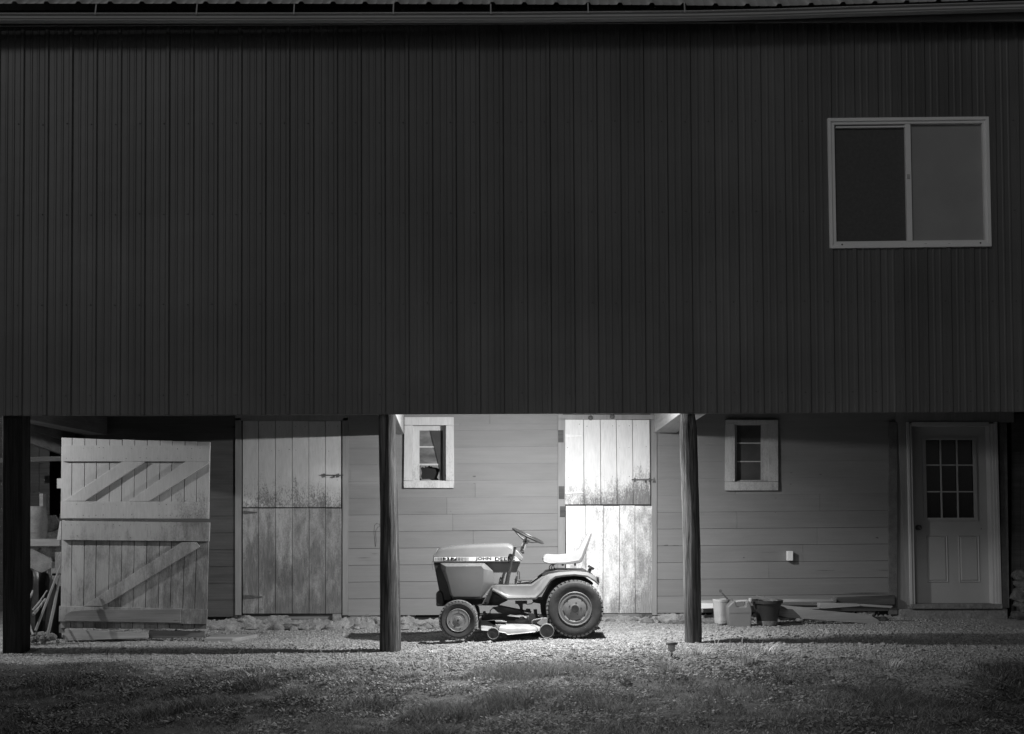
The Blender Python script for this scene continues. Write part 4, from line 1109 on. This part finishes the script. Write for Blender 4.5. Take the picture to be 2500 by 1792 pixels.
# loose rocks
for i, (X, Y, D, r, lb) in enumerate(((1640, 1510, 14.5, .11, 'large pale rock at the wall foot left of the right log post'), (1580, 1517, 14.5, .05, 'small rock beside the large one at the wall foot'), (1737, 1513, 14.5, .06, 'flat rock between the right log post and the white pail'), (1722, 1508, 14.6, .045, 'small rock right behind the right log post'))):
    c = P(X, Y, D); m = MB(); rock(m, (c[0], c[1], float(gh(c[0], D))+r*.3), (r*1.5, r, r*.7), 9, 50+i); o = m.build('rock', 'stone', loc=(c[0], D, 0), smooth=True, angle=60); tag(o, lb, 'rock', 'rocks at the wall foot')

# solar path light
D = 10.95; c = P(1640, 1617, D); zg = float(gh(c[0], D)); pl = thing('path_light', 'small mushroom shaped path light standing in the turf before the right log post', 'path light', (c[0], D, zg))
zt = P(1640, 1566, D)[2]; s_ = D/F
m = MB(); m.lathe_z([(.004, .0), (3*s_, -.001), (12*s_, -2.2*s_), (14*s_, -5*s_), (13.5*s_, -7.6*s_), (9*s_, -8*s_)], (c[0], D, zt), 28); m.build('lamp_cap', 'capg', pl, smooth=True)
m = MB(); m.lathe_z([(9*s_, -8*s_), (8.5*s_, -22*s_), (3*s_, -26*s_)], (c[0], D, zt), 24); m.build('lens', 'lensg', pl, smooth=True)
m = MB(); m.tube([(c[0], D, zt-26*s_), (c[0], D, zg-.04)], .009, 10); m.build('stake', 'plastblack', pl, smooth=True)

# ------------------------------------------------------------------ garden tractor
YC = 13.38
tr = thing('garden_tractor', 'vintage garden tractor with a mower deck standing side on in the lamp light', 'tractor', (P(1250, 1560, 12.9)[0]-.05, YC, -.01))
def C1(x, y, yp):
    return P(1030+x/4.8255, 1270+y/4.8255, yp)
def c1(pts): return [(1030+x/4.8255, 1270+y/4.8255) for x, y in pts]
def tp(m, name, mat, parent=None, **k): return m.build(name, mat, parent or tr, **k)
def cprism(m, pts, hw, hw2=None, mid=None):
    """outline seen at the near face YC-hw, extruded to YC+hw2"""
    m.ppx(c1(pts), YC-hw, YC+(hw if hw2 is None else hw2)); return m

# hood: lofted with rounded shoulders
hw = .215
stations = [(140, 428, 428-14), (150, 428, 405), (172, 428, 362), (190, 428, 340), (240, 428, 326), (320, 428, 313), (450, 428, 301), (600, 428, 291), (800, 428, 284), (960, 428, 279), (1010, 428, 279), (1050, 428, 290), (1074, 428, 308), (1084, 428, 350), (1086, 428, 400)]
rows = []
for x, yb, yt in stations:
    b = C1(x, yb, YC-hw); t = C1(x, yt, YC-hw+.05); h = max(t[2]-b[2], .008); r_ = min(.055, h*.6); row = []
    tap = .88+.12*min(1, (x-140)/300); W = hw*tap
    row.append((b[0], YC-W, b[2]))
    for k_ in range(7):
        t_ = k_/6*math.pi/2; row.append((b[0], YC-W+.022+r_-r_*math.cos(t_), b[2]+h-r_*.8+r_*.8*math.sin(t_)-.0))
    row.append((b[0], YC-W*.45, b[2]+h+.004))
    row.append((b[0], YC, b[2]+h+.006))
    row += [(p[0], 2*YC-p[1], p[2]) for p in reversed(row[:-1])]
    rows.append(row)
m = MB(); m.grid(rows); nr = len(rows[0]); m.add(rows[0], [list(range(nr))]); m.add(rows[-1], [list(range(nr))])
hood = tp(m, 'hood', 'green', smooth=True, angle=40)
# decal band
def band(m, pts, y, t=.004): m.ppx(c1(pts), y, y+t)
yb_ = YC-hw-.004
m = MB(); cprism(m, [(132, 497), (1165, 492), (1168, 484), (1110, 428), (135, 430)], hw+.002); tp(m, 'hood_rail', 'green', bevel=.003, seg=1)
m = MB(); band(m, [(146, 482), (1152, 479), (1106, 432), (146, 434)], YC-hw-.0045, .002); dec = tp(m, 'stripe_decal', 'decal', hood)
m = MB()
xs = [(163, 4), (180, 5), (197, 6), (214, 7), (230, 9)]; xe = [(428, 10), (446, 9), (464, 8), (481, 7), (498, 6), (514, 5), (530, 4), (545, 4)]
for x, w_ in xs+xe: band(m, [(x-w_/2, 476), (x+w_/2, 476), (x+w_/2, 438), (x-w_/2, 438)], YC-hw-.0065, .0015)
band(m, [(246, 476), (412, 476), (412, 438), (246, 438)], YC-hw-.0065, .0015)
tp(m, 'decal_bars', 'ink', hood)
def text(s, x0, x1, ybase, ytop, y, mat, name, parent, fat=.0, shear=0):
    cu = bpy.data.curves.new(name, 'FONT'); cu.body = s; cu.extrude = .0; cu.offset = fat; cu.shear = shear; cu.resolution_u = 3
    ob = bpy.data.objects.new(name, cu); COL.objects.link(ob); dg = bpy.context.evaluated_depsgraph_get(); me = bpy.data.meshes.new_from_object(ob.evaluated_get(dg))
    co = np.zeros(len(me.vertices)*3); me.vertices.foreach_get('co', co); co = co.reshape(-1, 3)
    lo, hi = co.min(0), co.max(0); a, b = C1(x0, ybase, y), C1(x1, ytop, y)
    nco = np.stack([a[0]+(co[:, 0]-lo[0])/(hi[0]-lo[0])*(b[0]-a[0]), np.full(len(co), y), a[2]+(co[:, 1]-lo[1])/(hi[1]-lo[1])*(b[2]-a[2])], -1)
    off = worldloc(parent); nco -= np.array(off)
    me.vertices.foreach_set('co', nco.ravel()); me.materials.clear(); me.materials.append(M[mat]); me.update()
    bpy.data.objects.remove(ob); bpy.data.curves.remove(cu)
    o = bpy.data.objects.new(name, me); COL.objects.link(o); o.parent = parent
    q = o.modifiers.new('s', 'SOLIDIFY'); q.thickness = .001
    return o
text('JOHN', 634, 818, 477, 434, YC-hw-.0062, 'ink', 'hood_lettering', hood, .022)
text('DEERE', 862, 1098, 477, 434, YC-hw-.0062, 'ink', 'hood_lettering', hood, .022)
text('317', 256, 404, 476, 438, YC-hw-.0080, 'decal', 'model_number', hood, .03, .1)

# grille / front
m = MB(); cprism(m, [(138, 500), (222, 504), (262, 640), (348, 935), (245, 945), (205, 840)], .20); tp(m, 'grille', 'black', bevel=.004)
m = MB(); cprism(m, [(128, 432), (140, 430), (188, 342), (180, 336), (130, 424)], .19); tp(m, 'nose_trim', 'greendull', bevel=.003, seg=1)
m = MB(); m.tube([C1(125, 480, YC-.22), C1(118, 520, YC-.22), C1(133, 585, YC-.22)], .003, 6); tp(m, 'hood_catch', 'iron')
# engine side panels, bevelled, both sides
base_ = [(212, 505), (240, 501), (735, 502), (838, 598), (846, 720), (835, 760), (692, 932), (372, 932), (330, 880), (300, 760), (225, 560)]
top_ = [(285, 545), (320, 545), (700, 542), (728, 575), (722, 720), (718, 760), (688, 905), (372, 905), (352, 880), (325, 760), (278, 580)]
for sg in (-1, 1):
    m = MB(); n_ = len(base_)
    pb = [C1(x, y, YC-.215) for x, y in base_]; pm = [C1(x, y, YC-.275) for x, y in [(bx*.55+tx*.45, by*.55+ty*.45) for (bx, by), (tx, ty) in zip(base_, top_)]]; pt = [C1(x, y, YC-.315) for x, y in top_]
    vs = [(p[0], YC+sg*.20, p[2]) for p in pb]+[(p[0], YC+sg*(.255+.035*(p[2]-pt[5][2])/.30), p[2]) for p in pm]+[(p[0], YC+sg*(.285+.05*(p[2]-pt[5][2])/.30), p[2]) for p in pt]
    fs = [(i, (i+1) % n_, (i+1) % n_+n_, i+n_) for i in range(n_)]+[(i+n_, (i+1) % n_+n_, (i+1) % n_+2*n_, i+2*n_) for i in range(n_)]+[list(range(2*n_, 3*n_))]
    m.add(vs, fs); tp(m, 'side_panel', 'panel', bevel=.008, seg=3)
m = MB(); c = C1(262, 605, YC-.29); m.lathe_y([(.014, 0), (.013, -.006), (.007, -.012)], (c[0]+.0, YC-.262, c[2]), 12); tp(m, 'panel_knob', 'black')
# pedestal below the hood
m = MB(); cprism(m, [(740, 498), (1160, 493), (1132, 590), (1120, 752), (842, 754), (700, 700)], .165); tp(m, 'pedestal', 'greendull', bevel=.004)
m = MB()
for x, y in ((935, 675), (927, 712)): c = C1(x, y, YC-.167); m.lathe_y([(.012, 0), (.011, -.008), (.005, -.011)], c, 12)
tp(m, 'pedestal_bolt', 'black')
m = MB(); m.tube([C1(1132, 590, YC-.17), C1(1148, 610, YC-.18), C1(1150, 690, YC-.18), C1(1160, 745, YC-.18)], .006, 8); m.rpx(*c1([(1112, 655)])[0], *c1([(1130, 700)])[0], YC-.185, YC-.168)
m.tube([C1(1130, 712, YC-.2), C1(1175, 712, YC-.2)], .012, 8); tp(m, 'pedal_linkage', 'blackmatt')
m = MB(); cprism(m, [(1090, 428), (1180, 480), (1192, 440), (1130, 368), (1095, 345)], .19); tp(m, 'dash', 'greendull', bevel=.006)
# lower chassis
m = MB(); cprism(m, [(240, 930), (860, 930), (900, 1000), (560, 1005), (250, 1010)], .13); cprism(m, [(815, 850), (1010, 945), (900, 1002), (785, 1002)], .15); cprism(m, [(590, 993), (905, 993), (905, 1006), (590, 1006)], .20)
cprism(m, [(1300, 935), (1420, 935), (1560, 680), (1900, 660), (2020, 740), (1900, 1000), (1500, 1130), (1410, 1110), (1400, 985), (1310, 970)], .20)
tp(m, 'chassis', 'blackmatt')
m = MB(); cprism(m, [(165, 860), (205, 826), (245, 850), (262, 950), (262, 1016), (168, 1016)], .22); tp(m, 'front_weight', 'black', bevel=.015, seg=3)
m = MB(); m.ppx(c1([(705, 990), (780, 990), (828, 860), (830, 790), (800, 810)]), YC-.20, YC-.17); m.ppx(c1([(740, 870), (800, 880), (800, 886), (740, 876)]), YC-.205, YC-.2); tp(m, 'frame_strut', 'greendull', bevel=.003, seg=1)
c = C1(750, 975, YC-.2); m = MB(); m.lathe_y([(.012, 0), (.01, -.01)], c, 10); tp(m, 'strut_bolt', 'black')
# footrests and fenders as one pressed sheet a side
outer = [(832, 803), (925, 852), (1015, 900), (1180, 898), (1330, 895), (1400, 830), (1500, 690), (1560, 645), (1700, 625), (1800, 620), (1950, 640), (2040, 690), (2086, 742)]
inner = [(832, 766), (925, 764), (1015, 763), (1180, 762), (1290, 760), (1360, 710), (1425, 665), (1500, 633), (1620, 610), (1800, 599), (1950, 612), (2045, 662), (2088, 728)]
lip = [(832, 832), (915, 882), (1005, 938), (1180, 938), (1345, 934), (1428, 852), (1518, 722), (1585, 680), (1700, 662), (1800, 656), (1950, 670), (2030, 722), (2086, 768)]
for sg in (-1, 1):
    rows = []
    for (xo, yo_), (xi, yi), (xl, yl_) in zip(outer, inner, lip):
        po, pi_, pl_ = C1(xo, yo_, YC-.50), C1(xi, yi, YC-.28), C1(xl, yl_, YC-.52)
        dn = Vector((pl_[0]-po[0], 0, pl_[2]-po[2]))
        r_ = [(pi_[0], YC+sg*.15, pi_[2]), (pi_[0], YC+sg*.375, pi_[2]), (pi_[0]*.97+po[0]*.03, YC+sg*.392, pi_[2]*.96+po[2]*.04)]
        r_ += [(po[0]*.94+pi_[0]*.06, YC+sg*.400, po[2]*.94+pi_[2]*.06), (po[0]+dn.x*.1, YC+sg*.412, po[2]+dn.z*.1), (po[0]+dn.x*.2, YC+sg*.495, po[2]+dn.z*.2), (po[0]+dn.x*.42, YC+sg*.507, po[2]+dn.z*.42), (pl_[0], YC+sg*.508, pl_[2])]
        rows.append(r_)
    m = MB(); m.grid(rows); tp(m, 'fender', 'green', solid=.004, smooth=True, angle=50)
m = MB(); cprism(m, [(1425, 660), (1470, 612), (1600, 588), (1930, 592), (1960, 615), (1800, 604), (1620, 616), (1500, 640)], .26); tp(m, 'seat_deck', 'black', bevel=.003, seg=1)
m = MB(); c = C1(1965, 620, YC-.3); d = C1(1985, 570, YC-.3); e = C1(2000, 545, YC-.3)
m.tube([c, d, ], .018, 14); m.tube([d, (e[0], e[1], e[2])], [.034, .036], 16); tp(m, 'fuel_cap', 'black', smooth=True)
m = MB(); cprism(m, [(2062, 670), (2085, 672), (2090, 735), (2078, 745)], .45, -.30); tp(m, 'tail_reflector', 'black', bevel=.003, seg=1)
# seat
prof_ = [(1428, 478), (1432, 452), (1455, 424), (1490, 414), (1560, 421), (1640, 421), (1720, 412), (1790, 400), (1838, 378), (1870, 340), (1905, 270), (1985, 148), (1996, 150), (1994, 175), (1925, 350), (1893, 440), (1868, 482), (1820, 500), (1700, 512), (1500, 512), (1440, 496)]
m = MB(); cprism(m, prof_, .225); seat = tp(m, 'seat', 'seat', bevel=.016, seg=3)
m = MB(); cprism(m, [(1432, 474), (1440, 500), (1500, 519), (1700, 520), (1860, 506), (1885, 490), (1925, 400), (2000, 172), (1998, 144), (1986, 150), (1915, 335), (1880, 430), (1850, 466), (1700, 490), (1500, 496), (1450, 486)], .232); m.build('seat_shell', 'seatdark', seat, bevel=.004)
m = MB()
for dy in (-.14, .14):
    for k_ in (0, 1):
        o_ = k_*26; m.tube([C1(1545+o_, 518, YC+dy), C1(1512+o_, 530, YC+dy), C1(1500+o_, 560, YC+dy), C1(1510+o_, 592, YC+dy), C1(1530+o_, 600, YC+dy)], .005, 8)
    m.tube([C1(1545, 520, YC+dy), C1(1570, 592, YC+dy)], .004, 6)
    c = C1(1660, 522, YC+dy); m.lathe_z([(.012, -.012), (.012, .01)], c, 10); c = C1(1805, 520, YC+dy); m.lathe_z([(.01, -.014), (.01, .01)], c, 10)
m.build('seat_spring', 'black', seat)
# steering wheel
sw0, sw1 = Vector(C1(1075, 102, YC)), Vector(C1(1424, 268, YC)); cc = (sw0+sw1)/2; ax = (sw1-sw0)/2; rad = ax.length; axn = ax.normalized(); dep = Vector((0, 1, 0)); nrm = dep.cross(axn).normalized()
if nrm.z < 0: nrm = -nrm
dep = (dep*.998+nrm*.045).normalized()
pts = [cc+axn*rad*math.cos(t)+dep*rad*math.sin(t) for t in [2*math.pi*k_/48 for k_ in range(49)]]
m = MB(); m.tube(pts, .0125, 10, cap=False); sw = tp(m, 'steering_wheel', 'black', smooth=True)
hub = Vector(C1(1228, 245, YC)); m = MB()
for t in (R(25), R(145), R(180), R(265)):
    q = cc+axn*rad*math.cos(t)*.97+dep*rad*math.sin(t)*.97; m.tube([hub, hub*.55+q*.45-nrm*.01, q], [.013, .010, .008], 8)
m.tube([hub-nrm*.02, hub+nrm*.02], .03, 16); m.build('spoke', 'black', sw, smooth=True)
m = MB(); m.tube([hub, Vector(C1(1200, 300, YC)), Vector(C1(1160, 372, YC))], [.022, .019, .016], 12); m.tube([C1(1205, 275, YC), C1(1190, 310, YC)], .03, 12)
m.tube([Vector(C1(1222, 300, YC-.03)), C1(1180, 400, YC-.03)], .008, 8); tp(m, 'steering_column', 'greendull', smooth=True)
m = MB(); m.tube([C1(1165, 378, YC-.12), C1(1200, 372, YC-.12)], .008, 8); m.tube([C1(1185, 350, YC-.1), C1(1195, 395, YC-.1)], .012, 8); tp(m, 'throttle_lever', 'black')
# lift lever
m = MB(); yl_ = YC-.26; pts = [C1(1096, 320, yl_), C1(1088, 370, yl_), C1(1060, 470, yl_), C1(1045, 560, yl_), C1(1020, 640, yl_), C1(998, 755, yl_)]
m.tube(pts, [.016, .012, .0115, .013, .02, .023], 12); lv = tp(m, 'lift_lever', 'black', smooth=True)
m = MB(); m.tube([C1(1078, 316, yl_), C1(1110, 318, yl_)], .017, 12); m.build('lever_grip', 'black', lv, smooth=True)

# wheels
def wheel(name, cx_, cy_, r_px, sg, yout, width, rimr, front):
    cpt = C1(cx_, cy_, yout if sg < 0 else yout)
    c0 = C1(cx_, cy_, YC-abs(yout-YC)); R0 = r_px/4.8255/F*(YC-abs(yout-YC))
    hubp = thing('x', 'x', 'x', (0, 0, 0)); bpy.data.objects.remove(hubp)
    cen = (c0[0], YC+sg*abs(yout-YC), c0[2])     # outer face
    s2 = -sg                                        # inward
    W = width; rr = rimr
    t_ = R0-rr
    prof_ = [(rr*.98, .035), (rr*1.03, .016), (rr+t_*.16, .012), (rr+t_*.38, .004), (rr+t_*.6, .0), (rr+t_*.76, .006), (rr+t_*.86, .026), (R0*.95, .045), (R0*.96, W*.35), (R0*.965, W*.5), (R0*.96, W*.65), (R0*.95, W-.045), (rr+t_*.86, W-.026), (rr+t_*.5, W), (rr*1.03, W-.018), (rr*.98, W-.035)]
    m = MB(); m.lathe_y(prof_, cen, 72, s2)
    nl = 40 if not front else 34
    m.cur = 1
    for row in range(5):
        yy0 = W*(.10+.17*row); ww = W*.135
        for k_ in range(nl):
            a = 2*math.pi*(k_+.5*(row % 2))/nl; da = 2*math.pi/nl*.35; sk = .22*(1 if row < 2 else -1)*2*math.pi/nl*2
            edge = row in (0, 4)
            ri, ro = R0*.94, R0*(1.0 if not edge else .994)
            if edge: ri = R0*.90
            vs = []
            for (rq, shr) in ((ri, 1.0), (ro, .85)):
                for (aa, yq) in ((-da, 0), (da, 0), (da, 1), (-da, 1)):
                    ang_ = a+aa*shr+sk*(yq-.5); y_ = yy0+ww*yq+(0 if not edge else (-.006 if (row == 0 and yq == 0) else 0))
                    vs.append((cen[0]+rq*math.cos(ang_), cen[1]+s2*y_, cen[2]+rq*math.sin(ang_)))
            m.add(vs, [(0, 1, 2, 3), (4, 5, 6, 7), (0, 1, 5, 4), (1, 2, 6, 5), (2, 3, 7, 6), (3, 0, 4, 7)])
    m.cur = 0
    ty = tp(m, name, ['rubber', 'rubber_dusty'], smooth=True, angle=30)
    m = MB()
    if front:
        pr = [(rr*1.0, .03), (rr*1.02, .012), (rr*.98, .006), (rr*.95, .010), (rr*.64, .010), (rr*.61, .013), (rr*.36, .013), (rr*.33, .006), (rr*.22, .005), (rr*.20, .002), (rr*.08, .001), (.004, .001)]
        mt = 'yellow'
    else:
        pr = [(rr*.99, .03), (rr*1.02, .012), (rr*.99, .006), (rr*.95, .008), (rr*.93, .013), (rr*.78, .010), (rr*.74, .014), (rr*.70, .018), (rr*.64, .016), (rr*.60, .013), (rr*.40, .012), (rr*.33, .009), (rr*.26, .008), (rr*.24, .006), (rr*.23, .006)]
        mt = 'yellowd'
    m.lathe_y(pr, cen, 64, s2); rim = m.build('rim', mt, ty, smooth=True, angle=32)
    m = MB()
    if front:
        for a in (85, 190, 285): q = R(a); m.lathe_y([(.006, .012), (.005, .007)], (cen[0]+rr*.75*math.cos(q), cen[1], cen[2]+rr*.75*math.sin(q)), 8, s2)
        m.lathe_y([(.012, .006), (.010, -.004), (.004, -.006)], cen, 12, s2)
    else:
        m.lathe_y([(rr*.235, .008), (rr*.22, .003), (.01, .005)], cen, 24, s2)
        for k_ in range(5): q = R(80+72*k_); m.lathe_y([(.007, .012), (.006, .006)], (cen[0]+rr*.36*math.cos(q), cen[1], cen[2]+rr*.36*math.sin(q)), 8, s2)
        for a in (48, 128, 200, 235, 325): q = R(a+4); m.lathe_y([(.007, .018), (.006, .010)], (cen[0]+rr*.68*math.cos(q), cen[1], cen[2]+rr*.68*math.sin(q)), 8, s2)
        for a in (95, 10, 200, 285):
            vs = []
            for k_ in range(9):
                q = R(a-15+30*k_/8); hw_ = .010*math.sin(math.pi*(k_+.3)/8.6)+.001
                for rq in (rr*.735-hw_, rr*.735+hw_): vs.append((cen[0]+rq*math.cos(q), cen[1]+s2*.0125, cen[2]+rq*math.sin(q)))
            m.add(vs, [(2*i, 2*i+2, 2*i+3, 2*i+1) for i in range(8)])
    m.build('hub', 'black', ty)
    return ty
for sg in (-1, 1):
    wheel('rear_wheel', 1805, 1045, 340, sg, YC-.54, .26, .169, False)
    wheel('front_wheel', 427, 1180, 230, sg, YC-.47, .165, .116, True)
m = MB(); c = C1(1805, 1045, YC-.45); m.tube([(c[0], YC-.45, c[2]), (c[0], YC+.45, c[2])], .04, 16); cprism(m, [(1700, 900), (1900, 900), (1900, 1130), (1700, 1130)], .14); tp(m, 'rear_axle', 'blackmatt')
m = MB(); c = C1(430, 1175, YC-.4); d = C1(430, 1080, YC-.1); m.tube([(c[0], YC-.42, c[2]), (c[0], YC-.3, c[2]+.03), (c[0], YC, d[2]+.05), (c[0], YC+.3, c[2]+.03), (c[0], YC+.42, c[2])], .024, 10)
m.tube([C1(600, 1010, YC-.25), C1(640, 1110, YC-.30)], .018, 8); tp(m, 'front_axle', 'blackmatt')
# linkages under the frame
m = MB()
m.tube([C1(895, 1005, YC-.25), C1(1290, 1085, YC-.25)], .011, 6); m.ppx(c1([(1100, 950), (1240, 950), (1240, 980), (1190, 990), (1190, 1090), (1165, 1090), (1150, 1020), (1130, 990), (1100, 985)]), YC-.24, YC-.2)
m.tube([C1(1190, 965, YC-.24), C1(1240, 990, YC-.24), C1(1290, 985, YC-.24), C1(1320, 955, YC-.24)], .005, 6)
m.ppx(c1([(1225, 1045), (1275, 1045), (1290, 1095), (1225, 1085)]), YC-.27, YC-.23)
m.tube([C1(1335, 1050, YC-.3), C1(1340, 1110, YC-.3), C1(1360, 1150, YC-.32), C1(1400, 1165, YC-.34)], [.019, .018, .018, .014], 10)
m.tube([C1(735, 1072, YC-.35), C1(740, 1135, YC-.35)], .014, 8); m.tube([C1(720, 1080, YC-.35), C1(770, 1110, YC-.35)], .009, 8)
m.tube([C1(800, 1110, YC-.3), C1(805, 1065, YC-.3), C1(830, 1040, YC-.3), C1(880, 1040, YC-.3)], .005, 6)
m.ppx(c1([(700, 1125), (820, 1105), (1060, 1100), (1000, 1130), (1250, 1160), (1250, 1185), (700, 1180)]), YC-.28, YC-.24)
m.tube([C1(660, 1100, YC-.2), C1(1380, 1108, YC-.2)], .006, 6)
tp(m, 'linkage', 'blackmatt')
m = MB(); m.ppx(c1([(905, 1015), (1190, 1078), (1255, 1110), (1100, 1120), (900, 1090), (830, 1030)]), YC-.1, YC-.05); tp(m, 'belt_guard', 'greendull')
m = MB(); m.ppx(c1([(1252, 1095), (1330, 1100), (1350, 1195), (1275, 1200)]), YC-.36, YC-.35); m.ppx(c1([(1360, 1110), (1410, 1120), (1470, 1160), (1420, 1170)]), YC-.4, YC-.36); tp(m, 'lift_plate', 'greendull', bevel=.003, seg=1)

# mower deck
dx = [(662, 1200, 1262), (700, 1190, 1290), (780, 1186, 1296), (860, 1180, 1300), (900, 1176, 1310), (985, 1176, 1325), (1010, 1176, 1345), (1120, 1180, 1335), (1240, 1188, 1322), (1330, 1202, 1312), (1380, 1222, 1300), (1400, 1240, 1290)]
rows = []
for i, (x, yt, yb2) in enumerate(dx):
    near = .46 if x < 870 else .56
    if x < 700: near = .34
    if x > 1370: near = .50
    t_, b_2 = C1(x, yt, YC-.30), C1(x, yb2, YC-near); h = t_[2]-b_2[2]
    row = [(b_2[0], YC-near-.012, b_2[2]-.004), (b_2[0], YC-near, b_2[2]+.004), (b_2[0], YC-near+.006, b_2[2]+h*.42), (b_2[0], YC-near+.03, b_2[2]+h*.62), (b_2[0], YC-near+.09, b_2[2]+h*.78), (b_2[0], YC-near*.62, b_2[2]+h*.95), (b_2[0], YC, b_2[2]+h)]
    row += [(p[0], 2*YC-p[1], p[2]) for p in reversed(row[:-1])]
    rows.append(row)
m = MB(); m.grid(rows); nr = len(rows[0]); m.add(rows[0], [list(range(nr))]); m.add(rows[-1], [list(range(nr))])
dk = tp(m, 'mower_deck', 'deck', smooth=True, angle=45)
m = MB(); c = C1(1180, 1215, YC-.36); m.lathe_z([(.072, -.01), (.072, .022), (.06, .03), (.03, .032), (.028, .045), (.016, .055), (.004, .058)], (c[0], YC-.33, c[2]+.01), 28); m.build('spindle_cover', 'deck', dk, smooth=True, angle=40)
m = MB(); m.ppx(c1([(862, 1182), (930, 1182), (1000, 1195), (1000, 1205), (862, 1200)]), YC-.5, YC-.3); m.ppx(c1([(775, 1185), (855, 1180), (858, 1272), (885, 1290), (905, 1275), (930, 1235), (858, 1228)]), YC-.575, YC-.56)
m.ppx(c1([(1420, 1150), (1478, 1150), (1480, 1215), (1400, 1240), (1360, 1215)]), YC-.575, YC-.56); m.tube([C1(1300, 1220, YC-.5), C1(1298, 1190, YC-.5), C1(1320, 1175, YC-.5), C1(1425, 1155, YC-.56)], .007, 8); m.tube([C1(1360, 1215, YC-.56), C1(1430, 1165, YC-.56)], .008, 8)
m.build('deck_bracket', 'deck', dk, bevel=.002, seg=1)
for cx_, cy_, r_, nm in ((840, 1333, 70, 'g'), (1472, 1304, 86, 'g')):
    for sg in (-1, 1):
        c = C1(cx_, cy_, YC-.60); R0 = r_/4.8255/F*12.78; cen = (c[0], YC+sg*.615, c[2]); m = MB()
        m.lathe_y([(R0*.72, .028), (R0*.86, .006), (R0*.92, .0), (R0, .006), (R0, .04), (R0*.9, .046), (R0*.3, .046)], cen, 36, -sg); ww = m.build('gauge_wheel', 'rubber_dusty', dk, smooth=True, angle=35)
        m = MB(); m.lathe_y([(R0*.88, .004), (R0*.7, .014), (R0*.25, .012), (R0*.2, .0), (.003, .0)], cen, 28, -sg); m.build('wheel_disc', 'black', ww, smooth=True, angle=35)
print('objects', len(S.objects))
